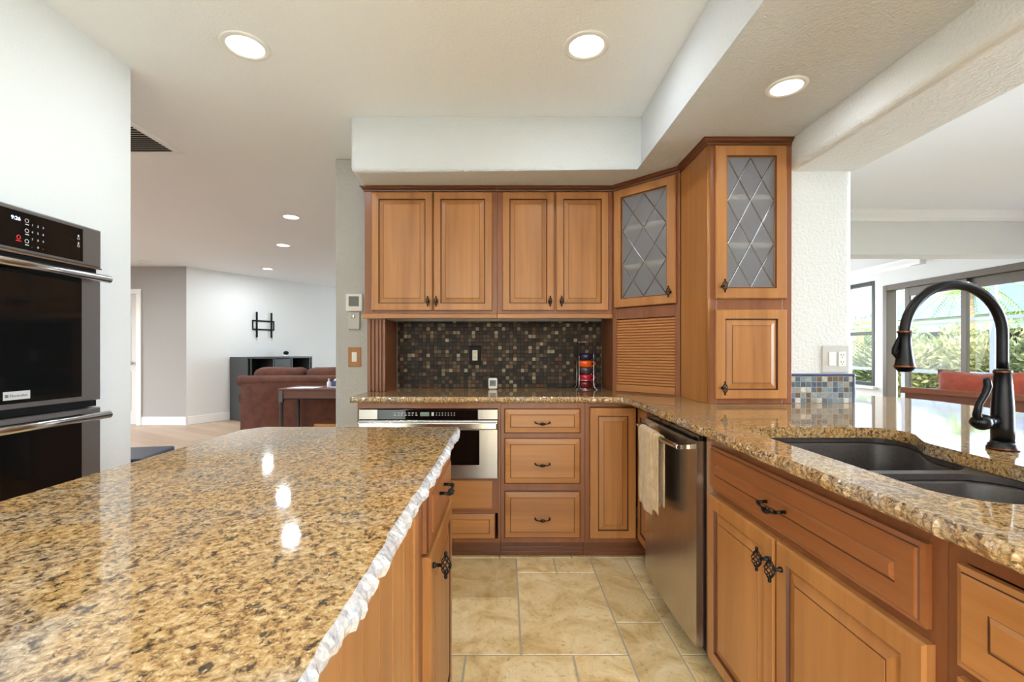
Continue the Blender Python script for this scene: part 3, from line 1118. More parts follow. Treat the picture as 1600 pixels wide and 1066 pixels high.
# ------------------------------------------------------------------ wall cabinets on the back wall (front plane y = 2.84)
FY = 2.84
UZ0, UZ1 = 1.402, 2.164
UD = .325
def wall_cab(x0, x1, doors, label, left_end=False):
    r = root('wall_cabinet', (x0, FY, 0), 0, label, 'cabinet', 'raised panel wall cabinets')
    w = x1 - x0
    mb = MB().box(0, w, 0, UD, UZ0, UZ1)
    mb.build('body', M['wood_red'], r, .002)
    for (a, b, kx) in doors:
        door(r, a - x0, b - x0, 1.420, 2.157, (kx - x0, 1.475))
    # rail under the doors
    mb = MB()
    mb.box(0 if not left_end else -.012, w, -.012, .02, UZ0 - .030, UZ0 - .0005)
    mb.build('light_rail', M['wood_h'], r, .004)
    crown(r, [(0, UD - .02), (0, 0), (w, 0)] if left_end else [(0, 0), (w, 0)], UZ1 + .0005, UZ1 + .030)
    return r
wall_cab(-.879, -.0525, [(-.832, -.4535, -.478), (-.4475, -.083, -.427)], 'maple wall cabinet with two raised panel doors, beside the thermostat wall', True)
wall_cab(-.0515, .6665, [(-.020, .302, .274), (.314, .640, .344)], 'maple wall cabinet with two raised panel doors, next to the corner glass cabinet')

# fluted end panel under the left wall cabinet
r = root('pilaster_panel', (-.868, 2.855, .9142), 0, 'fluted maple end panel standing on the counter beside the brown mosaic', 'panel')
PT = UZ0 - .032 - .9142
MB().box(0, .018, .022, .300, 0, PT).box(.018, .113, .285, .300, 0, PT).box(.095, .113, .022, .285, 0, PT).build('side_panel', M['wood_red'], r, .001)
mb = MB()
xs = [0, .024, .031, .048, .055, .071, .078, .094, .101, .113]
mb.box(0, .113, .008, .021, 0, PT, 1)
for a, b in ((0, .021), (.0275, .045), (.0515, .069), (.0755, .090), (.096, .113)):
    mb.box(a, b, -.001, .008, 0, PT, 0)
mb.build('fluted_face', [M['wood_red'], M['glaze']], r, .003, 2)

# ------------------------------------------------------------------ diagonal corner cabinet with tambour garage
A = Vector((.668, 2.84))
B = Vector((.972, 2.535))
L = (B - A).length
ang = math.atan2(B.y - A.y, B.x - A.x)
r = root('corner_cabinet', (A.x, A.y, 0), ang, 'diagonal corner cabinet with a glass lattice door above a roll-up tambour door', 'cabinet')
inv = Matrix.Rotation(-ang, 2)
def loc2(x, y):
    q = inv @ (Vector((x, y)) - A)
    return (q.x, q.y)
ZB, ZT = .9145, UZ1
# carcass: two sides, back panels, shelves
cB = [(.668, 2.86), (.668, 3.164), (.686, 3.164), (.686, 2.86)]
mb = MB()
mb.prism([loc2(*p) for p in [(.668, 2.846), (.668, 3.166), (.684, 3.166), (.684, 2.846)]], ZB, ZT)
mb.prism([loc2(*p) for p in [(.684, 3.150), (.684, 3.166), (1.383, 3.166), (1.383, 3.150)]], ZB, ZT)
mb.prism([loc2(*p) for p in [(1.367, 2.54), (1.367, 3.150), (1.383, 3.150), (1.383, 2.54)]], ZB, ZT)
mb.prism([loc2(*p) for p in [(.985, 2.54), (.985, 2.556), (1.367, 2.556), (1.367, 2.54)]], ZB, ZT)
plan = [(.690, 2.8225), (.69, 3.148), (1.365, 3.148), (1.365, 2.56), (.9525, 2.56)]
for z in (1.385, 2.150):
    mb.prism([loc2(*p) for p in plan], z, z + .014)
mb.build('body', [M['wood_red']], r)
for z in (1.672, 1.905):
    MB().prism([loc2(*p) for p in plan], z - .004, z + .020).box(.030, L - .030, -.0035, .03, z - .0039, z + .0199).build('shelf', M['shelf_edge'], r)
ff = MB()
ff.box(0, .028, 0, .018, ZB, ZT).box(L - .028, L, 0, .018, ZB, ZT)
ff.box(.028, L - .028, 0, .018, 1.365, 1.432).box(.028, L - .028, 0, .018, 2.12, ZT).box(.028, L - .028, 0, .018, ZB, .921)
ff.build('face_frame', M['wood_red'], r, .0015)
glass_door(r, .018, L - .018, 1.436, 2.157, (L - .045, 1.50))
tm = MB()
tz0, tz1 = .965, 1.362
nsl = 24
sh_ = (tz1 - tz0) / nsl
yb = .011
for k in range(nsl):
    za, zb = tz0 + k * sh_ + .0011, tz0 + (k + 1) * sh_ - .0011
    pf = [(za, yb), (za + .0008, yb - .004), (za + .004, yb - .0065), (zb - .004, yb - .0065), (zb - .0008, yb - .004), (zb, yb)]
    n6 = len(pf)
    tm.add([(.0285, y, z) for z, y in pf] + [(L - .0285, y, z) for z, y in pf], [[i, i + 1, n6 + i + 1, n6 + i] for i in range(n6 - 1)])
tm.box(.0285, L - .0285, yb + .0005, yb + .004, tz0, tz1, 1)
tmo = tm.build('tambour_door', [M['tambour'], M['glaze']], r)
MB().box(.0285, L - .0285, -.004, yb, .9225, tz0 - .001).build('pull_rail', M['wood_h'], tmo, .003)
crown(r, [(0, 0), (L, 0)], ZT + .0005, ZT + .030)

# ------------------------------------------------------------------ tower cabinet beside it
TX0, TX1, TY = .975, 1.383, 2.20
r = root('tower_cabinet', (TX0, TY, 0), 0, 'tall counter cabinet with a glass lattice door over a small panelled door', 'cabinet')
w = TX1 - TX0
dp = 2.53 - TY
mb = MB()
mb.box(0, .016, .018, dp, ZB, ZT).box(w - .016, w, .018, dp, ZB, ZT).box(.016, w - .016, dp - .012, dp, ZB, ZT)
mb.box(.016, w - .016, .018, dp - .012, 1.385, 1.40).box(.016, w - .016, .018, dp - .012, ZT - .014, ZT).box(.016, w - .016, .018, dp - .012, ZB, ZB + .014)
mb.build('body', M['wood'], r, .001)
for z in (1.672, 1.905):
    bx('shelf', M['shelf_edge'], (.047, w - .047, -.0035, dp - .013, z - .004, z + .020), r)
ff = MB()
ff.box(.014, .045, 0, .017, ZB, ZT).box(w - .045, w, 0, .017, ZB, ZT)
ff.box(.045, w - .045, 0, .017, 1.355, 1.43).box(.045, w - .045, 0, .017, 2.13, ZT).box(.045, w - .045, 0, .017, ZB, .955)
ff.build('face_frame', M['wood_red'], r, .0015)
cb = MB()
for cx, rr in ((.004, .005), (.0105, .0035)):
    cb.tube([(cx, .001, ZB), (cx, .001, ZT)], rr, 10)
cb.box(0, .013, .003, .0175, ZB, ZT)
cb.build('corner_bead', M['wood'], r)
glass_door(r, .034, w - .034, 1.420, 2.157, (.062, 1.478))
door(r, .034, w - .034, .938, 1.368, (.062, .992))
crown(r, [(0, dp - .002), (0, 0), (w - .002, 0)], ZT + .0005, ZT + .030)

# ------------------------------------------------------------------ backsplashes
o = bx('wall_tile', M['mosaic'], (-.750, .664, 3.157, 3.1695, .9145, 1.375))
struct(o)
o['label'] = 'brown mosaic backsplash'
r = root('tile_backsplash', (1.386, 2.2295, .9143), 0, 'short blue grey mosaic backsplash on the white pillar above the bar counter', 'backsplash')
bx('tile_field', M['mosaic_blue'], (0, .306, -.010, -.0005, 0, .132), r)
MB().box(0, .3185, -.014, -.0005, .1325, .1445).box(.3065, .3185, -.014, -.0005, 0, .1325).build('edge_liner', M['blue_liner'], r, .004)

# ------------------------------------------------------------------ base cabinets on the back wall (face plane y = 2.555)
BY = 2.555
BT = .8795
def shell(w, d, front, mb=None, z0=.094):
    """open-topped carcass with its face frame pieces"""
    mb = mb or MB()
    t = .016
    mb.box(0, t, .019, d, z0, BT).box(w - t, w, .019, d, z0, BT)
    mb.box(t, w - t, d - t, d, z0, BT).box(t, w - t, .019, d - t, z0, z0 + t)
    for f in front:
        mb.box(f[0], f[1], 0, .018, f[2], f[3])
    return mb
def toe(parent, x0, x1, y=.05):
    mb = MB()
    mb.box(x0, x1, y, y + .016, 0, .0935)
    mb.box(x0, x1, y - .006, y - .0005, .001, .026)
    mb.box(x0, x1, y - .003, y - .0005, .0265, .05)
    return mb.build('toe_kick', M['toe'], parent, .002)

x0, x1 = -.832, -.0285
r = root('microwave_cabinet', (x0, BY, 0), 0, 'maple base cabinet around the built-in microwave with a drawer below', 'cabinet')
w = x1 - x0
shell(w, .60, [(0, .0135, .094, BT), (w - .0135, w, .094, BT), (.0135, w - .0135, .846, BT), (.0135, w - .0135, .094, .115), (.0135, w - .0135, .26, .455)]).build('body', M['wood_red'], r, .001)
mb = MB().box(.02, w - .045, -.006, -.0005, .285, .443)
mb.build('filler_panel', M['wood_h'], r, .002)
drawer(r, .02, w - .028, .118, .262, None)
toe(r, 0, w)

mx0, mx1 = -.8175, -.0435
r = root('microwave_oven', (mx0, BY, 0), 0, 'stainless built-in microwave drawer under the back counter', 'microwave')
w = mx1 - mx0
bx('body', M['black'], (.004, w - .004, -.010, .45, .462, .840), r)
bx('control_surround', M['steel'], (0, .105, -.020, -.0105, .788, .843), r, .002)
bx('control_surround', M['steel'], (w - .112, w, -.020, -.0105, .788, .843), r, .002)
cp = bx('control_panel', M['black_gloss'], (.1055, w - .1125, -.021, -.0105, .788, .843), r, .0015)
mk = MB()
mk2 = MB()
for row, zz in ((0, .824), (1, .812)):
    for k in range(7):
        mk.box(.195 + k * .020, .195 + k * .020 + (.012 if (k + row) % 3 else .008), -.0216, -.0212, zz - .0022, zz + .0022)
    for k in range(7):
        mk2.box(.43 + k * .0165, .43 + k * .0165 + .006, -.0216, -.0212, zz - .002, zz + .002)
mk2.box(.405, .418, -.0216, -.0212, .808, .828)
mk.build('key_lettering', M['mark'], cp)
mk2.build('key_lettering', M['mark'], cp)
bx('display', M['lcd'], (.342, .392, -.0217, -.0212, .806, .829), cp)
dro = bx('drawer_front', M['steel'], (0, w, -.026, -.0107, .459, .783), r, .003)
bx('window', M['black_gloss'], (.100, w - .102, -.0275, -.0262, .535, .7285), dro, .001)
bx('window_trim', M['steel_bright'], (.096, w - .098, -.0268, -.0261, .529, .5345), dro)
hb = MB()
hb.rings(.003, w - .003, .733, .776, -.045, [(0, -.017), (0, .0), (.006, .006)])
hb.build('handle', M['steel_bright'], dro, .002)

x0, x1 = -.0275, .4445
r = root('drawer_cabinet', (x0, BY, 0), 0, 'maple base cabinet with three drawers beside the microwave', 'cabinet')
w = x1 - x0
shell(w, .60, [(0, .04, .094, BT), (w - .04, w, .094, BT), (.04, w - .04, .83, BT), (.04, w - .04, .68, .71), (.04, w - .04, .385, .425), (.04, w - .04, .094, .13)]).build('body', M['wood_red'], r, .001)
for (z0, z1, pz) in ((.710, .847, .770), (.428, .682, .540), (.124, .384, .236)):
    drawer(r, .021, .445, z0, z1, (.232, pz))
toe(r, 0, w)

# corner base cabinet with folding door
r = root('corner_base_cabinet', (.4455, BY, 0), 0, 'maple corner base cabinet with a folding panel door at the inner corner', 'cabinet')
mb = MB()
wx = 1.37 - .4455
mb.box(0, .016, .019, .60, .094, BT).box(.016, wx, .584, .60, .094, BT).box(0, .025, 0, .018, .094, BT).box(.025, .292, 0, .018, .855, BT).box(.025, .292, 0, .018, .094, .118)
mb.box(.310, .326, -.308, .018, .094, .118).box(.310, .326, -.308, .018, .855, BT).box(.310, .326, -.308, -.280, .118, .855)
mb.box(.33, wx, -.308, -.292, .094, BT)
mb.build('body', M['wood_red'], r, .001)
door(r, .026, .283, .122, .852, None)
# second leaf, square to the first
od = door_mesh(0, .255, .122, .852, 0, [(a, b, *c) for a, b, *c in DOOR]).build('door', [M['wood'], M['glaze']], r)
od.location = (.308, -.022, 0)
od.rotation_euler = (0, 0, -PI / 2)
mb = MB().box(0, .36, .05, .066, 0, .0935).box(.36, .376, -.308, .066, 0, .0935)
mb.box(0, .36, .044, .0495, .001, .026).box(0, .36, .047, .0495, .0265, .05)
mb.build('toe_kick', M['toe'], r, .002)

# ------------------------------------------------------------------ dishwasher
DX = .715
r = root('dishwasher', (DX, 2.235, 0), -PI / 2, 'stainless dishwasher with a bar handle between the corner and the sink cabinet', 'dishwasher')
w = .604
bx('tub', M['black'], (.004, w - .004, .012, .57, .10, .868), r)
bx('top_strip', M['black_gloss'], (.003, w - .003, -.022, .011, .846, .868), r, .002)
dm = MB()
n_ = 16
zs = [.105, .845]
pts = []
for i in range(n_ + 1):
    t = i / n_
    pts.append((.003 + (w - .006) * t, -.030 - .010 * math.sin(PI * t) ** .6))
v = []
for x, y in pts:
    v += [(x, y, zs[0]), (x, y, zs[1])]
f = [[2 * i, 2 * i + 2, 2 * i + 3, 2 * i + 1] for i in range(n_)]
dm.add(v, f, 0, True)
k = len(pts)
v2 = []
for x, y in pts:
    v2 += [(x, y, zs[0]), (x, .0115, zs[0]), (x, y, zs[1]), (x, .0115, zs[1])]
f2 = []
for i in range(n_):
    f2 += [[4 * i, 4 * i + 1, 4 * i + 5, 4 * i + 4], [4 * i + 2, 4 * i + 6, 4 * i + 7, 4 * i + 3]]
f2 += [[0, 2, 3, 1], [4 * n_, 4 * n_ + 1, 4 * n_ + 3, 4 * n_ + 2]]
dm.add(v2, f2, 0, False)
dwo = dm.build('door', M['steel_v'], r, 0, 2, None, 0, True)
hz = .815
hp = []
for i in range(15):
    t = i / 14
    hp.append((.045 + .514 * t, -.078 - .014 * math.sin(PI * t), hz))
hm = MB().tube(hp, .0095, 12)
for xx in (.058, .546):
    hm.box(xx - .012, xx + .012, -.082, -.034, hz - .009, hz + .009)
hm.build('handle', M['steel_bright'], dwo, .002)
bx('toe_kick', M['black'], (.003, w - .003, .06, .075, .002, .098), r)

# towel over the dishwasher handle
def towel():
    mb = MB()
    # local frame of the dishwasher: x along the front, y into the cabinet
    n1 = 40
    prof = []
    for i in range(n1 + 1):
        prof.append((i / n1))
    def layer(xa, xb, zf, zbk, rad, ph):
        nx = 14
        rows = []
        lens = [(-1, zf), (1, zbk)]
        path = []
        for i in range(19):
            path.append((-rad, zf + (hz - zf) * i / 18))
        for i in range(1, 8):
            a = PI - PI * i / 8
            path.append((rad * math.cos(a), hz + rad * math.sin(a)))
        for i in range(19):
            path.append((rad, hz - (hz - zbk) * i / 18))
        base = len(mb.v)
        for j, (py, pz) in enumerate(path):
            for i in range(nx + 1):
                t = i / nx
                x = xa + (xb - xa) * t
                hang = max(0, (hz - pz)) / .34
                bow = -.078 - .014 * math.sin(PI * (x - .045) / .514)
                ripple = .006 * hang * math.sin(t * 7 + ph) + .003 * noise.noise((x * 20, pz * 8, ph))
                sag = -.010 * hang * (t - .5) * 0
                mb.v.append((x + .012 * hang * (.5 - t) * .8, bow + py + (ripple if py < 0 else ripple * .35), pz + .004 * math.sin(t * 9 + ph) * (1 if j in (0, len(path) - 1) else 0)))
        m = nx + 1
        for j in range(len(path) - 1):
            for i in range(nx):
                mb.f.append([base + j * m + i, base + j * m + i + 1, base + (j + 1) * m + i + 1, base + (j + 1) * m + i])
                mb.mi.append(0)
                mb.sm.append(True)
    layer(.155, .345, .485, .52, .0185, 0)
    layer(.285, .405, .51, .54, .0135, 2.1)
    o = mb.build('hand_towel', M['towel'], None, recalc=False)
    md = o.modifiers.new('thickness', 'SOLIDIFY')
    md.thickness = .0045
    md.offset = 0
    o.location = (DX, 2.235, 0)
    o.rotation_euler = (0, 0, -PI / 2)
    return tag(o, 'cream ribbed hand towel hanging over the dishwasher handle', 'towel')
towel()

# ------------------------------------------------------------------ sink base cabinet and its neighbour (right run, face plane x = .715)
SY = 1.620
r = root('sink_cabinet', (DX, SY, 0), -PI / 2, 'maple sink base cabinet with one wide drawer front over two doors', 'cabinet')
w = SY - .736
shell(w, .60, [(0, .05, .094, BT), (w - .03, w, .094, BT), (.05, w - .03, .84, BT), (.05, w - .03, .67, .705), (.05, w - .03, .094, .12), (.43, .455, .12, .67)]).build('body', M['wood_red'], r, .001)
Lx = lambda Y: SY - Y
drawer(r, Lx(1.565), Lx(.762), .702, .845, (Lx(1.165), .766), 0, DRAW_BIG, 'drawer', 'wood_red_h')
door(r, Lx(1.565), Lx(1.182), .115, .680, (Lx(1.205), .618))
door(r, Lx(1.172), Lx(.756), .115, .680, (Lx(1.146), .618))
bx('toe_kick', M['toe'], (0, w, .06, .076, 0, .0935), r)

r = root('drawer_cabinet', (DX, .735, 0), -PI / 2, 'maple base cabinet with stacked drawers under the counter, nearest the camera past the sink', 'cabinet')
w = .735 + .35
shell(w, .60, [(0, .03, .094, BT), (w - .03, w, .094, BT), (.03, w - .03, .84, BT), (.03, w - .03, .655, .69), (.03, w - .03, .40, .43), (.03, w - .03, .094, .12)]).build('body', M['wood_red'], r, .001)
for z0, z1 in ((.680, .838), (.405, .662), (.118, .388)):
    drawer(r, .026, w - .03, z0, z1, (w / 2, (z0 + z1) / 2), 0, DRAW_BIG)
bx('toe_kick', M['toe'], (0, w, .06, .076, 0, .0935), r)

# ------------------------------------------------------------------ countertops
ZC, ZU = .914, .880
def dense(poly, flags, step=.007):
    """poly with per-edge 'rough' flags -> dense points with flags"""
    out = []
    n = len(poly)
    for i in range(n):
        a, b = Vector(poly[i]), Vector(poly[(i + 1) % n])
        k = max(1, int((b - a).length / step)) if flags[i] else 1
        for j in range(k):
            out.append((a + (b - a) * j / k, flags[i]))
    return out

def slab(name, poly, flags, hole, mats, seed, parent=None, amp=1.0, amp2=.7):
    P = dense(poly, flags)
    n = len(P)
    # smooth normals
    nor = []
    for i in range(n):
        d_ = P[(i + 1) % n][0] - P[i - 1][0]
        d_.normalize()
        nor.append(Vector((d_.y, -d_.x)))
    rows = [(0, ZC, 0), (.0045, ZC - .0045, .5), (.0085, ZC - .012, 1), (.008, ZC - .020, 1), (.004, ZC - .028, 1), (-.003, ZU, .6)]
    mb = MB()
    loops = []
    for ri, (off, z, nk) in enumerate(rows):
        loop = []
        for i in range(n):
            p, fl_ = P[i]
            rough = fl_ and P[i - 1][1]
            if rough:
                lo = noise.noise((p.x * 9 + seed, p.y * 9, 3)) * .006 * amp + noise.noise((p.x * 26 + seed, p.y * 26, 9)) * .0035 * amp
                hi = (noise.noise((p.x * 52, p.y * 52 + seed, z * 130 + ri)) * .0075 + noise.noise((p.x * 105, p.y * 105 + seed, z * 150 + ri)) * .0075) * nk * amp2
                dz = noise.noise((p.x * 40, p.y * 40, ri * 7 + seed)) * .003 * (1 if 0 < ri < 5 else 0)
                if ri == 5:
                    dz = 0
                q = p + nor[i] * (off + lo + hi)
                loop.append((q.x, q.y, z + dz))
            else:
                loop.append((p.x, p.y, z))
        loops.append(loop)
    for loop in loops:
        mb.v += loop
    for r_ in range(len(rows) - 1):
        for i in range(n):
            j = (i + 1) % n
            mb.f.append([r_ * n + i, r_ * n + j, (r_ + 1) * n + j, (r_ + 1) * n + i])
            mb.mi.append(1 if P[i][1] else 0)
            mb.sm.append(False)
    for r_, z in ((0, ZC), (len(rows) - 1, ZU)):
        outer = [Vector(p) for p in loops[r_]]
        polys = [outer]
        idx = [r_ * n + i for i in range(n)]
        if hole:
            hb_ = len(mb.v)
            hl = [(x, y, z) for x, y in hole]
            mb.v += hl
            polys.append([Vector(p) for p in hl])
            idx += [hb_ + i for i in range(len(hl))]
            if r_ == 0:
                h0 = hb_
            else:
                h1 = hb_
        for t in tessellate_polygon(polys):
            mb.f.append([idx[k] for k in t])
            mb.mi.append(0)
            mb.sm.append(False)
    if hole:
        m = len(hole)
        for i in range(m):
            j = (i + 1) % m
            mb.f.append([h0 + i, h0 + j, h1 + j, h1 + i])
            mb.mi.append(0)
            mb.sm.append(False)
    return mb.build(name, mats, parent)

def rounded(poly, rad, seg=8):
    out = []
    n = len(poly)
    for i in range(n):
        p, a, b = Vector(poly[i]), Vector(poly[i - 1]), Vector(poly[(i + 1) % n])
        r_ = rad[i] if isinstance(rad, (list, tuple)) else rad
        if r_ <= 0:
            out.append((p.x, p.y))
            continue
        u = (a - p).normalized()
        v_ = (b - p).normalized()
        th = math.acos(max(-1, min(1, u.dot(v_))))
        d_ = min(r_ / math.tan(th / 2), (a - p).length * .49, (b - p).length * .49)
        rr = d_ * math.tan(th / 2)
        c = p + (u + v_).normalized() * (rr / math.sin(th / 2))
        s_, e_ = p + u * d_, p + v_ * d_
        a0 = math.atan2(s_.y - c.y, s_.x - c.x)
        a1 = math.atan2(e_.y - c.y, e_.x - c.x)
        da = (a1 - a0 + PI) % (2 * PI) - PI
        for k in range(seg + 1):
            aa = a0 + da * k / seg
            out.append((c.x + rr * math.cos(aa), c.y + rr * math.sin(aa)))
    return out

SINK = rounded([(.772, .752), (1.12, .752), (1.152, 1.16), (1.168, 1.27), (1.258, 1.40), (1.262, 1.515), (.772, 1.515)], [.10, .12, .2, .12, .10, .07, .035], 8)
poly = [(-.866, 3.155), (-.866, 2.530), (.54, 2.530), (.60, 2.520), (.645, 2.485), (.664, 2.43), (.668, 2.36), (.665, -.40)]
flags = [0, 1, 1, 1, 1, 1, 1, 0]
rest = [(2.12, -.40), (2.14, 1.88), (2.185, 2.15), (2.195, 2.33), (2.17, 2.48), (2.10, 2.59), (2.0, 2.65), (1.85, 2.69), (1.709, 2.70), (1.709, 2.2285), (1.3835, 2.2285), (1.3835, 3.155)]
poly += rest
flags += [1] * 8 + [0] * 4
ct = slab('countertop', poly, flags, SINK, [M['granite'], M['granite_rough']], 11)
tag(ct, 'tan granite counter running from the brown mosaic wall around the sink', 'countertop')

# ------------------------------------------------------------------ sink
def sink():
    r = root('sink', (1.0, 1.13, .70), 0, 'dark brown double bowl undermount sink in the granite counter', 'sink')
    def bowl(name, pts, zt, zb, shrink):
        mb = MB()
        c = Vector((sum(p[0] for p in pts) / len(pts), sum(p[1] for p in pts) / len(pts)))
        levels = [(0, zt), (.004, zt - .006), (.012, zt - .10), (.018, zb + .03), (.028, zb + .012), (.05, zb + .002), (.08, zb)]
        n = len(pts)
        for ins, z in levels:
            for p in pts:
                d_ = (c - Vector(p))
                q = Vector(p) + d_.normalized() * ins
                mb.v.append((q.x - 1.0, q.y - 1.13, z - .70))
        for l in range(len(levels) - 1):
            for i in range(n):
                j = (i + 1) % n
                mb.f.append([l * n + i, l * n + j, (l + 1) * n + j, (l + 1) * n + i])
                mb.mi.append(0)
                mb.sm.append(True)
        mb.f.append([(len(levels) - 1) * n + i for i in range(n)])
        mb.mi.append(0)
        mb.sm.append(True)
        o = mb.build(name, M['sink'], r, recalc=False)
        md = o.modifiers.new('wall', 'SOLIDIFY')
        md.thickness = .006
        md.offset = 1
        return c
    far = rounded([(.765, 1.105), (1.15, 1.105), (1.172, 1.26), (1.265, 1.40), (1.268, 1.522), (.765, 1.522)], [.05, .08, .15, .12, .08, .06], 8)
    near = rounded([(.765, .749), (1.125, .749), (1.15, 1.075), (.765, 1.075)], [.10, .12, .08, .05], 8)
    far.reverse()
    near.reverse()
    c1 = bowl('bowl', far, .862, .68, .1)
    c2 = bowl('bowl', near, .862, .70, .1)
    # rim flange around the bowls
    outer = rounded([(.745, .7385), (1.145, .7385), (1.175, 1.16), (1.192, 1.26), (1.282, 1.39), (1.287, 1.54), (.745, 1.54)], .06, 6)
    mb = MB()
    loops = [outer, list(reversed(far)), list(reversed(near))]
    V = []
    polys = []
    for lp in loops:
        polys.append([Vector((x - 1.0, y - 1.13, 0)) for x, y in lp])
        V += lp
    for z in (.8785, .864):
        base = len(mb.v)
        mb.v += [(x - 1.0, y - 1.13, z - .70) for x, y in V]
        for t in tessellate_polygon(polys):
            mb.f.append([base + k for k in t])
            mb.mi.append(0)
            mb.sm.append(False)
    nV = len(V)
    st = 0
    for lp in loops:
        for i in range(len(lp)):
            j = (i + 1) % len(lp)
            mb.f.append([st + i, st + j, nV + st + j, nV + st + i])
            mb.mi.append(0)
            mb.sm.append(False)
        st += len(lp)
    mb.build('rim', M['sink'], r)
    for c, z in ((c1, .681), (c2, .701)):
        MB().lathe([(.045, 0), (.044, .003), (.036, .003), (.03, -.001), (0, -.001)], (c.x - 1.0, c.y - 1.13, z - .70), 20).build('drain', M['bronze'], r)
sink()

# ------------------------------------------------------------------ faucet
r = root('faucet', (1.283, 1.175, .9145), 0, 'oil rubbed bronze pull-down gooseneck faucet behind the sink', 'faucet')
MB().lathe([(0.0310, 0), (0.0310, .006), (0.0284, .010), (0.0284, .014), (0.0241, .018), (0.0228, .022)], (0, 0, 0), 32).build('base_ring', M['bronze'], r)
MB().lathe([(0.0219, .0225), (0.0228, .06), (0.0219, .11), (0.0189, .165), (0.0168, .195), (0.0179, .197), (0.0179, .204), (0.0142, .207)], (0, 0, 0), 32).build('body', M['bronze'], r)
ap = []
R = .1315
for i in range(5):
    ap.append((0, 0, .208 + .085 * i / 4))
for i in range(1, 25):
    a = PI * i / 24
    ap.append((-R + R * math.cos(a), -.012 * i / 24, .293 + R * math.sin(a)))
MB().tube(ap, .0117, 20).build('spout', M['bronze'], r)
hd = MB().lathe([(.0145, 0.3055), (.0158, 0.3020), (.0136, 0.2990), (.0140, 0.2750), (.0170, 0.2450), (.0207, 0.2210), (.0225, 0.2140), (.0198, 0.2090), (.0145, 0.2030), (.013, 0.2010), (0, 0.2010)], (-2 * R, -.012, 0), 28)
hdo = hd.build('spray_head', M['bronze'], r)
MB().lathe([(.0159, 0.3010), (.0167, 0.3030), (.0159, 0.3050)], (-2 * R, -.012, 0), 28, 0, 'z', False).build('copper_ring', M['bronze_edge'], hdo)
MB().lathe([(.0226, 0.2125), (.0234, 0.2145), (.0224, 0.2170)], (-2 * R, -.012, 0), 28, 0, 'z', False).build('copper_ring', M['bronze_edge'], hdo)
MB().lathe([(0.0181, .1985), (0.0187, .2005), (0.0181, .2025)], (0, 0, 0), 28, 0, 'z', False).build('copper_ring', M['bronze_edge'], r)
MB().lathe([(0.0311, .0025), (0.0316, .004), (0.0311, .0055)], (0, 0, 0), 32, 0, 'z', False).build('copper_ring', M['bronze_edge'], r)
MB().tube([(-2 * R - .0135, -.012, 0.291), (-2 * R - .019, -.013, 0.279), (-2 * R - .027, -.013, 0.259), (-2 * R - .029, -.013, 0.249), (-2 * R - .020, -.013, 0.235)], [.003, .005, .006, .005, .003], 10).build('spray_trigger', M['black'], hdo)
lv = MB()
lv.tube([(-.020, -.002, .075), (-.040, -.004, .073), (-.052, -.006, .072)], [.0135, .0130, .0130], 16)
lv.lathe([(0, -.024), (.012, -.021), (.0195, -.010), (.021, 0), (.019, .010), (.011, .018), (0, .021)], (-.062, -.008, .072), 20, 0, 'x')
pts = [(-.070, -.012, .072), (-.083, -.016, .092), (-.079, -.018, .120), (-.066, -.020, .145), (-.061, -.022, .165), (-.066, -.024, .182), (-.070, -.025, .186)]
lv.tube(pts, [.010, .009, .0078, .0082, .009, .0078, .003], 12)
lv.build('lever_handle', M['bronze'], r)

# ------------------------------------------------------------------ island
IX0, IX1, IY1 = -.855, -.160, 1.528
poly = [(IX1, -.9), (IX1, IY1), (-.805, IY1), (-.852, 1.470), (IX0, -.9)]
flags = [1, 0, 0, 0, 0]
it = slab('island_countertop', poly, [1, 1, 0, 0, 0], None, [M['granite'], M['granite_painted_light']], 47, None, .8, 1.15)
tag(it, 'tan granite island top with daylight painted on its chiselled edge in the foreground', 'countertop')
r = root('island_cabinet', (-.192, -.85, 0), PI / 2, 'maple island cabinet with beadboard side, one drawer and one door', 'cabinet')
# local x = distance along +Y from -.85, local y = depth towards -X
ly = lambda Y: Y + .85
Wd = 1.475 + .85
mb = MB()
mb.box(0, Wd, .019, .60, .094, BT)
mb.box(ly(.99), Wd, 0, .018, .094, BT)
mb.build('body', M['wood_red'], r, .001)
bb = MB()
y = ly(.985)
k = 0
bb.box(ly(.945), ly(.985), -.004, .018, .094, BT, 0)
bb.box(0, ly(.944), .009, .018, .094, BT, 1)
edge = ly(.943)
while edge > 0:
    a = max(0, edge - .0795)
    bb.box(a, edge, .001, .009, .094, BT, 0)
    edge -= .082
bb.build('beadboard_panel', [M['wood'], M['glaze']], r, .003, 2)
drawer(r, ly(1.045), ly(1.458), .702, .862, (ly(1.215), .797), 0, DRAW, 'drawer', 'wood_red_h')
door(r, ly(1.045), ly(1.458), .115, .694, (ly(1.076), .662))
bx('toe_kick', M['toe'], (0, Wd, .06, .076, 0, .0935), r)

# ------------------------------------------------------------------ double wall oven
r = root('double_oven', (-1.78, 1.198, 0), PI / 2, 'black stainless double wall oven set into the white wall', 'oven')
OW = .757
bx('body', M['black'], (.022, OW - .024, .004, .58, .305, 1.660), r)
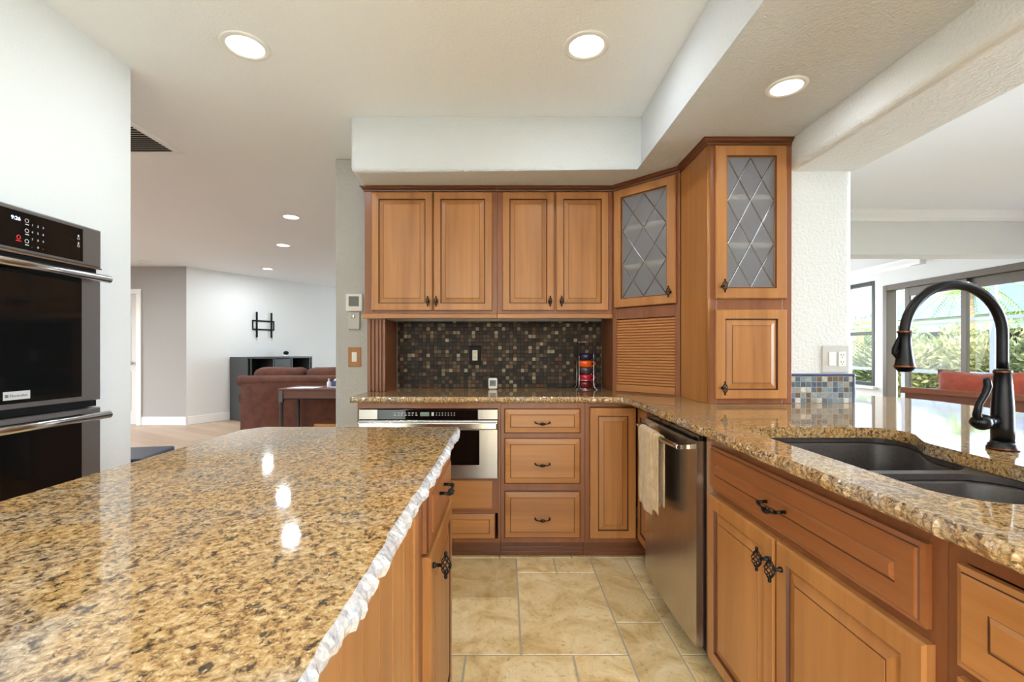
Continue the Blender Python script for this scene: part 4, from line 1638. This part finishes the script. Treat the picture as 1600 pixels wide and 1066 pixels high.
# control panel
cpn = MB().rings(0, OW, 1.522, 1.684, .001, [(0, 0), (0, .040), (.006, .046), (.012, .046)], True).build('control_panel', M['steel_dark'], r)
gp = MB().rings(.05, OW - .088, 1.535, 1.668, -.0452, [(0, 0), (.0, .0012), (.001, .002)])
gpo = gp.build('control_glass', M['oven_glass'], cpn)
zs0 = 1.535
tx = MB()
text_mb('9:26', .0185, tx, (.396, -.0475, 1.634), (1, 0, 0), (0, 0, 1))
tx.build('display', M['led_blue'], gpo)
tm = MB()
for c_, x in ((0, .4655), (1, .4855), (2, .5045)):
    for r_, z in ((0, 1.626), (1, 1.600), (2, 1.574), (3, 1.548)):
        s = [['1', '2', '3'], ['4', '5', '6'], ['7', '8', '9'], ['.', '0', '-']][r_][c_]
        text_mb(s, .011, tm, (x, -.0475, z), (1, 0, 0), (0, 0, 1))
for z in (1.634, 1.598, 1.560):
    tm.tube([(.449 + .0065 * math.cos(a * PI / 6), -.0476, z + .006 + .0065 * math.sin(a * PI / 6)) for a in range(12)], .0011, 4, 0, False, True)
    tm.box(.443, .456, -.0479, -.0474, z - .009, z - .006)
tm.build('key_lettering', M['mark'], gpo)
tm = MB()
for z in (1.632, 1.602):
    tm.box(OW - .112, OW - .106, -.0479, -.0474, z, z + .008)
    tm.tube([(OW - .109 + .0045 * math.cos(a * PI / 5), -.0476, z - .007 + .0045 * math.sin(a * PI / 5)) for a in range(10)], .001, 4, 0, False, True)
tm.build('key_lettering', M['mark'], gpo)
tr_ = MB()
tr_.tube([(.421 + .006 * math.cos(a * PI / 6), -.0476, 1.574 + .007 * math.sin(a * PI / 6)) for a in range(12)], .0016, 4, 0, False, True)
tr_.box(.412, .430, -.0479, -.0474, 1.560, 1.563)
tr_.build('stop_mark', M['led_red'], gpo)
bx('trim_lip', M['steel_bright'], (0, OW, -.046, .0, 1.5155, 1.5215), r, .001)
bx('vent_gap', M['black'], (.01, OW - .01, -.030, .003, 1.500, 1.515), r)
def oven_door(z0, z1, hz_):
    o = MB().rings(0, OW, z0, z1, .001, [(0, 0), (0, .038), (.003, .042), (.088, .042), (.090, .040)], False, True).build('door', M['steel_dark'], r)
    bx('window', M['oven_glass'], (.0885, OW - .0885, -.0425, -.002, z0 + .02, z1 - .02), o, .001)
    hm = MB()
    hm.tube([(-.03, -.098, hz_), (OW - .024, -.098, hz_)], .0155, 18)
    for xx in (.05, OW - .07):
        hm.box(xx - .014, xx + .014, -.094, -.0415, hz_ - .009, hz_ + .009)
    hm.build('handle', M['steel_bright'], o)
    return o
od1 = oven_door(.962, 1.498, 1.472)
bx('vent_strip', M['black'], (.01, OW - .01, -.030, .003, .935, .960), r)
oven_door(.315, .930, .900)
bd = MB().box(.374, .464, -.0445, -.0428, .996, 1.026)
bdo = bd.build('badge', M['grey_plastic'], od1, .001)
tb = MB()
text_mb('Electrolux', .0145, tb, (.394, -.0448, 1.006), (1, 0, 0), (0, 0, 1))
tb.box(.379, .390, -.0451, -.0446, 1.005, 1.016)
tb.build('lettering', M['screen_grey'], bdo)

# ------------------------------------------------------------------ recessed ceiling lights
def can_light(x, y, z, rad, power, label, group, far=False):
    r = root('ceiling_light', (x, y, z), 0, label, 'ceiling light', group)
    MB().lathe([(rad, -.0005), (rad, -.004), (rad * .93, -.007), (rad * .76, -.006), (rad * .745, -.0005)], (0, 0, 0), 40, 0, 'z', False).build('trim_ring', M['trim'], r)
    MB().lathe([(0, -.0045), (rad * .74, -.0045), (rad * .74, -.001)], (0, 0, 0), 40).build('diffuser', M['diffuser'], r)
    lamp('AREA', 'lamp', (x, y, z - .010), power, (.88, .95, 1), rad * 1.4)
    return r
g = 'recessed ceiling lights'
can_light(-1.143, 2.0, CEIL, .100, LAMP_KITCHEN, 'round recessed light in the ceiling near the white oven wall', g)
can_light(.355, 1.998, CEIL, .100, LAMP_KITCHEN, 'round recessed light in the kitchen ceiling in front of the wall cabinets', g)
can_light(1.090, 1.765, 2.195, .074, LAMP_KITCHEN * .42, 'small round recessed light in the lowered soffit over the sink', g)
can_light(-2.14, 4.54, CEIL, .095, LAMP_LIVING, 'largest of the three recessed lights in the living room ceiling', g)
can_light(-2.81, 5.75, CEIL, .095, LAMP_LIVING, 'middle one of the three recessed lights in the living room ceiling', g)
can_light(-3.87, 7.40, CEIL, .095, LAMP_LIVING, 'smallest and farthest of the three recessed living room lights', g)
for k, (x, y) in enumerate(((-1.143, .3), (.355, .3), (-.4, -1.5))):
    can_light(x, y, CEIL, .100, LAMP_KITCHEN, 'recessed kitchen light behind the camera', g)
can_light(1.090, .1, 2.195, .074, LAMP_KITCHEN * .42, 'small recessed soffit light nearer the camera', g)
for (x, y) in ((3.4, 2.4), (3.4, .2)):
    can_light(x, y, CEIL, .095, LAMP_KITCHEN * 5.5, 'recessed light in the dining room ceiling', g)
for (x, y) in ((-4.9, 4.4), (-5.2, 6.0)):
    can_light(x, y, CEIL, .095, LAMP_LIVING * .6, 'recessed living room light past the oven wall', g)

# smoke detector and air vent
o = MB().lathe([(.075, -.001), (.075, -.018), (.062, -.032), (0, -.034)], (0, 0, 0), 28).build('smoke_detector', M['white'])
o.location = (-5.38, 6.78, CEIL)
tag(o, 'round white smoke detector on the hall ceiling', 'smoke detector')
r = root('air_vent', (-2.50, 2.74, CEIL), 0, 'white louvred air return grille in the ceiling past the oven wall', 'vent')
MB().box(-.32, .32, .31, .35, -.010, -.0005).box(-.32, .32, -.35, -.31, -.010, -.0005).box(-.32, -.28, -.31, .31, -.010, -.0005).box(.28, .32, -.31, .31, -.010, -.0005).build('frame', M['trim'], r, .003)
bx('backing', M['black'], (-.28, .28, -.31, .31, -.0022, -.0006), r)
mb = MB()
for k in range(22):
    y = -.30 + k * .0285
    v = [(-.28, y, -.0085), (.28, y, -.0085), (.28, y + .015, -.0045), (-.28, y + .015, -.0045), (-.28, y, -.0070), (.28, y, -.0070), (.28, y + .015, -.0030), (-.28, y + .015, -.0030)]
    mb.add(v, [(0, 1, 2, 3), (7, 6, 5, 4), (0, 4, 5, 1), (3, 2, 6, 7), (0, 3, 7, 4), (1, 5, 6, 2)])
mb.build('louvre', M['grey_plastic'], r)

# ------------------------------------------------------------------ devices on the kitchen walls
r = root('thermostat', (-1.048, 3.1695, 1.505), 0, 'square white thermostat with a grey screen on the wall beside the cabinets', 'thermostat')
bx('body', M['white'], (-.058, .058, -.026, -.0005, -.060, .062), r, .008, 3)
bx('screen', M['screen_grey'], (-.036, .034, -.0285, -.0255, -.026, .042), r, .002)
r = root('wall_control', (-1.05, 3.1695, 1.380), 0, 'small grey handset with a round button in a wall cradle under the thermostat', 'remote control')
bx('body', M['grey_plastic'], (-.040, .040, -.024, -.0005, -.060, .060), r, .006, 3)
MB().lathe([(.014, -.0235), (.014, -.028), (.010, -.030), (0, -.030)], (-.006, 0, .028), 20, 0, 'y').build('button', M['steel_bright'], r)
r = root('light_switch', (-1.05, 3.1695, 1.128), 0, 'white rocker switch in an orange wooden plate on the grey wall', 'switch')
bx('plate', M['wood'], (-.045, .045, -.008, -.0005, -.067, .067), r, .003)
bx('rocker', M['white'], (-.018, .018, -.012, -.0075, -.034, .034), r, .002)
r = root('wall_outlet', (-.212, 3.1565, 1.140), 0, 'cream double outlet in a black plate on the brown mosaic', 'outlet')
bx('plate', M['black'], (-.042, .042, -.006, -.0005, -.063, .063), r, .003)
ro = bx('receptacle', M['cream'], (-.018, .018, -.009, -.0062, -.036, .036), r, .002)
mb = MB()
for z in (.016, -.018):
    mb.box(-.0075, -.005, -.0094, -.0088, z, z + .009).box(.005, .0075, -.0094, -.0088, z, z + .009).box(-.002, .002, -.0094, -.0088, z - .008, z - .004)
mb.build('socket_slot', M['black'], ro)
r = root('outlet_plate', (1.613, 2.2295, 1.130), 0, 'grey double plate with a white rocker switch and an outlet on the white pillar', 'outlet')
bx('plate', M['grey_plastic'], (-.066, .066, -.007, -.0005, -.066, .066), r, .004)
bx('rocker', M['white'], (-.036, -.003, -.0115, -.0065, -.034, .034), r, .002)
ro = bx('receptacle', M['white'], (.011, .047, -.0105, -.0068, -.036, .036), r, .002)
mb = MB()
for z in (.016, -.018):
    mb.box(.0215, .024, -.0109, -.0103, z, z + .009).box(.034, .0365, -.0109, -.0103, z, z + .009).box(.027, .031, -.0109, -.0103, z - .009, z - .005)
mb.build('socket_slot', M['black'], ro)

# small digital clock
r = root('digital_clock', (-.085, 3.03, .9143), 0, 'small white digital clock standing on the back counter', 'clock')
mb = MB().box(-.030, .030, -.008, .010, .002, .076)
mb.build('body', M['white'], r, .008, 3)
bx('screen', M['screen_grey'], (-.021, .021, -.0092, -.0078, .022, .062), r, .002)
mb = MB()
text_mb('72', .022, mb, (-.014, -.0096, .038), (1, 0, 0), (0, 0, 1))
mb.build('digits', M['black'], r)
bx('foot', M['white'], (-.024, .024, .0105, .028, .0, .004), r)

# mug rack and mugs
RX, RY = .533, 3.05
r = root('mug_rack', (RX, RY, .9143), 0, 'chrome wire rack holding a stack of mugs on the back counter', 'rack')
mb = MB()
h = .062
for sx, sy in ((1, 1), (1, -1), (-1, 1), (-1, -1)):
    x, y = sx * .048, sy * .048
    mb.tube([(x * 1.42, y * 1.42, .003), (x * 1.22, y * 1.22, .006), (x * 1.04, y * 1.04, .022), (x, y, .05), (x, y, .314)], .0024, 6)
for z in (.314,):
    mb.tube([(-.048, -.048, z), (.048, -.048, z)], .0024, 6).tube([(-.048, .048, z), (.048, .048, z)], .0024, 6)
    mb.tube([(-.048, -.048, z), (-.048, .048, z)], .0024, 6)
mb.tube([(-.048, -.048, .062), (.048, -.048, .062)], .002, 6).tube([(-.048, .048, .062), (.048, .048, .062)], .002, 6).tube([(-.048, -.048, .062), (-.048, .048, .062)], .002, 6)
mb.build('frame', M['chrome'], r)
MB().tube([(.05 * math.cos(a * PI / 12), .05 * math.sin(a * PI / 12), .0035) for a in range(24)], .0022, 6, 0, False, True).tube([(-.05, 0, .0035), (.05, 0, .0035)], .002, 6).build('base_ring', M['chrome'], r)
mugs = [('maroon', srgb(112, 22, 34)), ('crimson red', srgb(186, 34, 54)), ('dark plum grey', srgb(74, 58, 66)), ('orange', srgb(232, 92, 20)), ('dark blue', srgb(38, 36, 74))]
wheres = ['at the bottom of the stack', 'just below the plum grey one', 'between the orange and red ones', 'just below the top one', 'on top of the stack']
for k, ((cn, cc), wh) in enumerate(zip(mugs, wheres)):
    mt = plain('glaze_' + cn.replace(' ', '_'), cc, .15, 0, .5, None, 0, .3)
    z = .9143 + .0065 + k * .0462
    rr = root('mug', (RX, RY, z), 0, '%s stacking mug in the wire rack, %s' % (cn, wh), 'mug', 'stacked mugs in the wire rack')
    MB().lathe([(0, 0), (.030, 0), (.034, .003), (.0415, .012), (.043, .030), (.043, .0455), (.0395, .0455), (.0385, .016), (.030, .006), (0, .006)], (0, 0, 0), 28).build('cup', mt, rr)
    hp = [(.041, 0, .037), (.056, 0, .038), (.066, 0, .031), (.066, 0, .020), (.056, 0, .012), (.0415, 0, .014)]
    MB().tube(hp, .0048, 8).build('handle', mt, rr)

# ================================================================== LIVING ROOM
r = root('sofa', (-2.10, 5.45, 0), 0, 'brown suede sofa seen from behind in the living room', 'sofa')
mb = rbox(-1.10, 1.10, .0, .22, .05, .80, .05)
mb.build('back_frame', M['leather'], r)
mb = MB()
mb.tube([(-1.13 + .0, .07, .81), (0, .07, .815), (1.13, .07, .81)], .062, 14)
mb.build('back_roll', M['leather'], r)
rbox(-1.04, 1.04, .23, .90, .10, .40, .05).build('seat_base', M['leather'], r)
for sx in (-1, 1):
    mb = rbox(sx * 1.10 - .11, sx * 1.10 + .11, .24, .92, .05, .56, .06)
    mb.tube([(sx * 1.10, .20, .58), (sx * 1.10, .92, .58)], .115, 14)
    mb.build('arm', M['leather'], r)
for k in range(3):
    a = -1.04 + k * .655
    mb = rbox(a, a + .64, .15, .42, .52, .968, .095, 0, None, 5)
    for i, v in enumerate(mb.v):
        mb.v[i] = (v[0], v[1], v[2] + .012 * noise.noise((v[0] * 6, v[1] * 6, v[2] * 6)))
    mb.build('back_cushion', M['leather'], r)
    rbox(a, a + .64, .32, .93, .385, .53, .05).build('seat_cushion', M['leather'], r)
for sx in (-1, 1):
    for y in (.06, .84):
        bx('leg', M['wood_dark'], (sx * 1.02 - .03, sx * 1.02 + .03, y - .03, y + .03, 0, .055), r)

r = root('console_table', (-1.85, 5.15, 0), 0, 'dark console table with reddish wood top behind the brown sofa', 'table')
bx('tabletop', M['table_red'], (-.615, .615, -.235, .225, .740, .762), r, .004)
MB().box(-.575, .575, -.215, -.195, .655, .7395).box(-.575, .575, .185, .205, .655, .7395).box(-.595, -.575, -.195, .185, .655, .7395).box(.575, .595, -.195, .185, .655, .7395).build('apron', M['table_red'], r, .002)
bx('apron_edge', M['black'], (-.572, .572, -.219, -.1955, .645, .6545), r)
for sx in (-1, 1):
    for sy in (-.205, .195):
        mb = MB()
        mb.lathe([(.014, 0), (.019, .30), (.021, .60), (.024, .602), (.024, .62)], (sx * .585, sy, 0), 4)
        mb.box(sx * .585 - .022, sx * .585 + .022, sy - .022, sy + .022, .62, .7395)
        mb.build('leg', M['cabinet_black'], r)

mb = MB()
mb.add([(-.16, -.13, 0), (.13, -.13, 0), (.16, .06, 0), (-.10, .06, 0), (-.16, -.13, .004), (.13, -.13, .004), (.16, .06, .004), (-.10, .06, .004)],
       [(3, 2, 1, 0), (4, 5, 6, 7), (0, 1, 5, 4), (1, 2, 6, 5), (2, 3, 7, 6), (3, 0, 4, 7)])
o = mb.build('magazine', M['paper'])
o.location = (-2.22, 5.08, .7625)
tag(o, 'pale open magazine lying on the console table', 'magazine')
r = root('bottle', (-1.99, 5.13, .7623), 0, 'small clear bottle with a white cap on the console table', 'bottle')
MB().lathe([(.021, 0), (.022, .005), (.022, .055), (.010, .070), (.009, .078)], (0, 0, 0), 18).build('body', M['paper'], r)
MB().lathe([(.011, .0785), (.011, .093), (0, .094)], (0, 0, 0), 14).build('cap', M['white'], r)
r = root('tissue_pack', (-1.90, 5.10, .7623), 0, 'blue and white packet on the console table beside the small bottle', 'packet')
bx('body', M['blue'], (-.045, .05, -.03, .03, .012, .072), r, .008)
bx('tray', M['paper'], (-.06, .07, -.04, .04, 0, .0115), r, .003)
mb = MB().tube([(-.02, 0, .072), (-.005, .005, .088), (.018, -.004, .083), (.03, 0, .072)], [.012, .010, .009, .006], 8)
mb.build('tissue', M['white'], r)

r = root('step_stool', (-1.85, 5.10, 0), 0, 'low wooden stool standing under the console table', 'stool')
bx('seat', M['wood_h'], (-.24, .24, -.14, .14, .345, .372), r, .004)
for sx in (-1, 1):
    for sy in (-1, 1):
        bx('leg', M['wood'], (sx * .19 - .018, sx * .19 + .018, sy * .10 - .018, sy * .10 + .018, 0, .3445), r)

# TV stand along the angled wall
t0, t1, dpt = .66, 1.91, .50
p = wpt(t0, .02)
ta = math.atan2(WD.y, WD.x)
r = root('media_cabinet', (p[0], p[1], 0), ta, 'charcoal media cabinet with open cubbies standing against the white wall', 'cabinet')
# local x along wall, local y negative = into the room
Wm = t1 - t0
mb = MB()
H = 1.07
D0, D1 = -dpt, -.002
mb.box(0, .02, D0, D1, 0, H).box(Wm - .02, Wm, D0, D1, 0, H).box(.02, Wm - .02, D0, D1, H - .03, H).box(.02, Wm - .02, D1 - .012, D1, .06, H - .03).box(.02, Wm - .02, D0 + .02, D1, .04, .06)
for x in (.07, .47, .50, .80, .83, 1.20):
    mb.box(x - .012, x + .012, D0, D1 - .014, .06, H - .03)
mb.box(.08, Wm - .06, D0 + .005, D1 - .014, .56, .585)
mb.build('body', M['cabinet_black'], r, .003)
MB().box(.514, .786, D0 + .004, D0 + .02, .60, H - .04).lathe([(.09, 0), (.09, -.012), (.07, -.016), (0, -.006)], (.65, D0 + .004, .82), 24, 0, 'y').build('speaker_panel', M['cabinet_black'], r)
for (a, b) in ((.085, .455), (.845, 1.185)):
    bx('door', M['black_gloss'], (a, b, D0 - .016, D0 - .001, .08, .55), r, .003)
p2 = wpt(t0 + .93, .20)
r = root('web_camera', (p2[0], p2[1], H), 0, 'small round black camera on a white base atop the media cabinet', 'camera')
MB().lathe([(.045, .0005), (.045, .02), (.02, .03)], (0, 0, 0), 18).build('base', M['white'], r)
MB().lathe([(0, .028), (.035, .038), (.05, .066), (.035, .094), (0, .104)], (0, 0, 0), 18).build('ball', M['black'], r)

# TV bracket on the angled wall
p = wpt(1.27, .001)
r = root('television_bracket', (p[0], p[1], 1.655), ta, 'black empty television bracket on the white angled wall', 'bracket')
mb = MB()
mb.box(-.21, .21, -.016, 0, .05, .075).box(-.21, .21, -.016, 0, -.105, -.08).box(-.21, -.19, -.016, 0, -.08, .05).box(.19, .21, -.016, 0, -.08, .05)
mb.build('wall_plate', M['black'], r, .002)
for x in (-.14, .14):
    mb = MB().box(x - .012, x + .012, -.045, -.017, -.24, .22)
    mb.build('arm', M['black'], r, .002)

# navy stool behind the island
r = root('counter_stool', (-2.125, 2.42, 0), math.radians(12), 'navy blue stool seat peeking past the white oven wall', 'stool')
MB().box(-.25, .25, -.17, .17, .588, .622).build('seat', M['navy'], r, .010, 3)
MB().box(-.21, .21, -.13, .13, .545, .587).build('seat_frame', M['black'], r)
for sx in (-1, 1):
    for sy in (-1, 1):
        MB().tube([(sx * .23, sy * .15, 0), (sx * .19, sy * .11, .5445)], [.014, .018], 8).build('leg', M['black'], r)

# ================================================================== SUNROOM FURNITURE
# futon bench: its back rail runs from (3.55,4.0) to (3.76,3.3), seat towards +X
fa = math.atan2(3.30 - 4.0, 3.76 - 3.55)
r = root('futon_bench', (3.65, 3.65, 0), fa, 'reddish wooden bench with a slatted back facing the sliding doors', 'bench')
MB().box(-.42, 1.30, -.035, .035, .80, .852).build('back_rail', M['futon_wood'], r, .012, 3)
mb = MB()
for k in range(22):
    x = -.36 + k * .076
    mb.box(x - .016, x + .016, -.012, .012, .36, .7995)
mb.build('back_slat', M['futon_wood'], r)
bx('back_panel', M['wood_dark'], (-.38, 1.26, -.022, -.0125, .36, .7995), r)
MB().box(-.42, 1.30, -.03, .03, .30, .3595).build('lower_rail', M['futon_wood'], r, .004)
bx('seat', M['futon_wood'], (-.42, 1.30, .031, .70, .33, .3595), r, .005)
for x in (-.39, 1.27):
    for y in (0, .66):
        bx('leg', M['futon_wood'], (x - .03, x + .03, y - .03, y + .03, 0, .2995 if y == 0 else .3295), r)
bx('seat_pad', M['gold_fabric'], (-.40, 1.28, .05, .69, .36, .45), r, .03, 3)

def pillow(name, w, h, t, mat, loc, rz, tilt, label, group):
    n_ = 14
    mb = MB()
    for side in (1, -1):
        base = len(mb.v)
        for j in range(n_ + 1):
            for i in range(n_ + 1):
                u, v_ = i / n_ * 2 - 1, j / n_ * 2 - 1
                b_ = (max(0, 1 - abs(u) ** 2.6) * max(0, 1 - abs(v_) ** 2.6)) ** .55
                pin = 1 - .10 * (1 - abs(u)) * abs(v_) - 0
                pin2 = 1 - .10 * (1 - abs(v_)) * abs(u)
                wr = .010 * noise.noise((u * 3 + side, v_ * 3, loc[0]))
                mb.v.append((u * w / 2 * pin2, side * (t / 2 * b_ + wr * b_), v_ * h / 2 * pin + h / 2))
        for j in range(n_):
            for i in range(n_):
                a = base + j * (n_ + 1) + i
                mb.f.append([a, a + 1, a + n_ + 2, a + n_ + 1])
                mb.mi.append(0)
                mb.sm.append(True)
    o = mb.build(name, mat)
    b = bmesh.new()
    b.from_mesh(o.data)
    bmesh.ops.remove_doubles(b, verts=b.verts, dist=.0008)
    bmesh.ops.recalc_face_normals(b, faces=b.faces)
    b.to_mesh(o.data)
    b.free()
    o.location = loc
    o.rotation_euler = (tilt, 0, rz)
    return tag(o, label, 'pillow', group)
fx = Vector((math.cos(fa), math.sin(fa), 0))
fn = Vector((-fx.y, fx.x, 0))
def fut(x, y, z):
    p = Vector((3.65, 3.65, 0)) + fx * x + fn * y
    return (p.x, p.y, z)
pillow('throw_pillow', .58, .56, .16, M['rust'], fut(.02, .145, .455), fa, -.10, 'large rust orange pillow leaning on the wooden bench back', 'pillows on the bench')
pillow('throw_pillow', .50, .50, .15, M['rust'], fut(.40, .27, .455), fa, -.16, 'rust orange pillow half hidden behind the faucet on the bench', 'pillows on the bench')
pillow('throw_pillow', .45, .44, .14, M['gold_fabric'], fut(.78, .155, .455), fa, -.12, 'gold patterned pillow at the picture edge beside the rust pillow', 'pillows on the bench')

o = MB().box(-.085, -.001, -.085, .085, -.06, .06).build('motion_sensor', M['white'], None, .012, 3)
o.location = (5.318, 5.83, 2.335)
tag(o, 'small white box sensor on the sunroom ceiling moulding', 'sensor')

# ================================================================== OUTSIDE
struct(bx('floor_lanai', M['concrete'], (5.62, 8.3, -4, 16, -.12, -.03)))
o = bx('lawn', M['grass'], (8.3, 60, -40, 60, -.3, -.06))
tag(o, 'green lawn outside beyond the patio screen', 'lawn', None, 'stuff')
r = root('screen_enclosure', (8.1, 7.0, -.03), 0, 'grey aluminium pool screen frame outside the sliding doors', 'screen enclosure')
for k in range(8):
    y = -4.6 + k * 1.7 + .05
    bx('post', M['alu'], (-.03, .03, y - .04, y + .04, .0, 2.75), r)
for z in (.78, 1.72, 2.75):
    bx('rail', M['alu'], (-.035, .035, -5, 9, z, z + .06), r)
for k in range(4):
    y = -4.6 + k * 3.4 + .05
    mb = MB().tube([(0, y, 2.78), (-1.2, y, 3.25), (-2.40, y, 2.95)], .035, 6)
    mb.build('roof_beam', M['alu'], r)

def shrub(x, y, rad, hgt, mat, seed, label, n_=1500, ls=.07):
    rn = random.Random(seed)
    r = root('shrub', (x, y, -.06), 0, label, 'shrub', 'garden shrubs behind the screen')
    mb = MB()
    lobes = [(rn.uniform(-.5, .5) * rad, rn.uniform(-.5, .5) * rad, hgt * rn.uniform(.35, .75), rn.uniform(.45, .7) * rad) for _ in range(6)]
    for _ in range(n_):
        lx, ly_, lz, lr = rn.choice(lobes)
        d_ = Vector((rn.gauss(0, 1), rn.gauss(0, 1), rn.gauss(0, 1))).normalized()
        q = Vector((lx, ly_, lz)) + Vector((d_.x * lr, d_.y * lr, d_.z * hgt * .38)) * rn.uniform(.75, 1.08)
        if q.z < .14:
            q.z = rn.uniform(.14, .4)
        t = (d_ + Vector((rn.uniform(-.8, .8), rn.uniform(-.8, .8), rn.uniform(-.3, .9)))).normalized()
        sd = t.cross(Vector((rn.uniform(-1, 1), rn.uniform(-1, 1), rn.uniform(-1, 1)))).normalized()
        s_ = ls * rn.uniform(.7, 1.3)
        mb.add([q - t * s_, q + sd * s_ * .4, q + t * s_, q - sd * s_ * .4], [(0, 1, 2, 3)])
    mb.build('foliage', mat, r, recalc=False)
    st = MB()
    for k in range(4):
        a = rn.uniform(0, 2 * PI)
        st.tube([(0, 0, 0), (math.cos(a) * rad * .25, math.sin(a) * rad * .25, hgt * .35), (math.cos(a) * rad * .45, math.sin(a) * rad * .45, hgt * .65)], [.03, .02, .01], 6)
    st.build('stem', M['bark'], r)
LM = [M['leaf'], M['leaf_dark'], M['leaf']]
sp = [(9.6, 12.9, .8, 1.45, 'low shrub seen through the narrow sash window'),
      (9.6, 11.4, .9, 1.62, 'tall leafy shrub just past the sash window corner'),
      (9.5, 10.2, .95, 1.55, 'big yellow green shrub framed by the faucet arch'),
      (9.7, 9.1, .85, 1.42, 'bright shrub behind the middle stile of the sliding door'),
      (9.6, 8.1, .8, 1.35, 'shrub behind the pool screen post at the picture edge'),
      (9.9, 7.0, .9, 1.4, 'shrub outside past the picture edge'),
      (11.8, 11.6, 1.0, 1.85, 'tallest shrub farther back in the garden'),
      (11.6, 14.4, 1.2, 2.1, 'darker shrub far behind the palm tree')]
for k, (x, y, rad, hh, lb) in enumerate(sp):
    shrub(x, y, rad, hh, LM[k % 3], 100 + k, lb, 2600)

def palm(x, y, hgt, seed, label):
    rn = random.Random(seed)
    r = root('palm_tree', (x, y, -.055), 0, label, 'palm tree')
    MB().tube([(0, 0, 0), (.05, .03, hgt * .5), (.02, .08, hgt)], [.13, .10, .09], 10).build('trunk', M['bark'], r)
    for k in range(13):
        a = 2 * PI * k / 13 + rn.uniform(-.2, .2)
        ln = rn.uniform(1.3, 1.8)
        up = rn.uniform(.2, 1.1)
        mb = MB()
        pts = []
        for i in range(13):
            t = i / 12
            pts.append(Vector((.02 + math.cos(a) * ln * t, .08 + math.sin(a) * ln * t, hgt + up * t * 1.2 - 1.5 * t * t)))
        mb.tube(pts, [.016 * (1 - .8 * i / 12) for i in range(13)], 5)
        sd = Vector((-math.sin(a), math.cos(a), 0))
        for i in range(1, 13):
            for j in (0, .5):
                t = min(1, (i + j) / 12)
                p0 = pts[i] if j == 0 or i == 12 else (pts[i] + pts[i + 1]) / 2
                for sg in (-1, 1):
                    l_ = .42 * math.sin(PI * (.15 + .8 * t)) ** .7
                    dirv = (sd * sg + (pts[i] - pts[i - 1]).normalized() * .7 + Vector((0, 0, -.35))).normalized()
                    nn = (pts[i] - pts[i - 1]).normalized() * .020
                    mb.add([p0 - nn, p0 + nn, p0 + dirv * l_], [(0, 1, 2)])
        mb.build('frond', M['leaf_palm'], r, recalc=False)
palm(9.95, 12.75, 1.9, 5, 'green palm tree outside the narrow sash window')
palm(13.5, 13.2, 3.0, 9, 'distant palm rising behind the shrubs and sliding door')

r = root('house', (23, 21, -.06), 0, 'neighbouring house with a blue grey hip roof beyond the garden', 'house')
bx('wall', M['stucco'], (-3.5, 5, -6, 6, 0, 2.7), r)
mb = MB()
v = [(-4.2, -6.7, 2.7), (5.7, -6.7, 2.7), (5.7, 6.7, 2.7), (-4.2, 6.7, 2.7), (.7, -2.4, 4.5), (.7, 2.4, 4.5)]
mb.add(v, [(0, 1, 4), (1, 2, 5, 4), (2, 3, 5), (3, 0, 4, 5), (3, 2, 1, 0)])
mb.build('roof', M['roofing'], r)
for y in (-4, -1, 2.5):
    bx('window', M['black_gloss'], (-3.56, -3.505, y, y + 1.4, .9, 2.1), r)
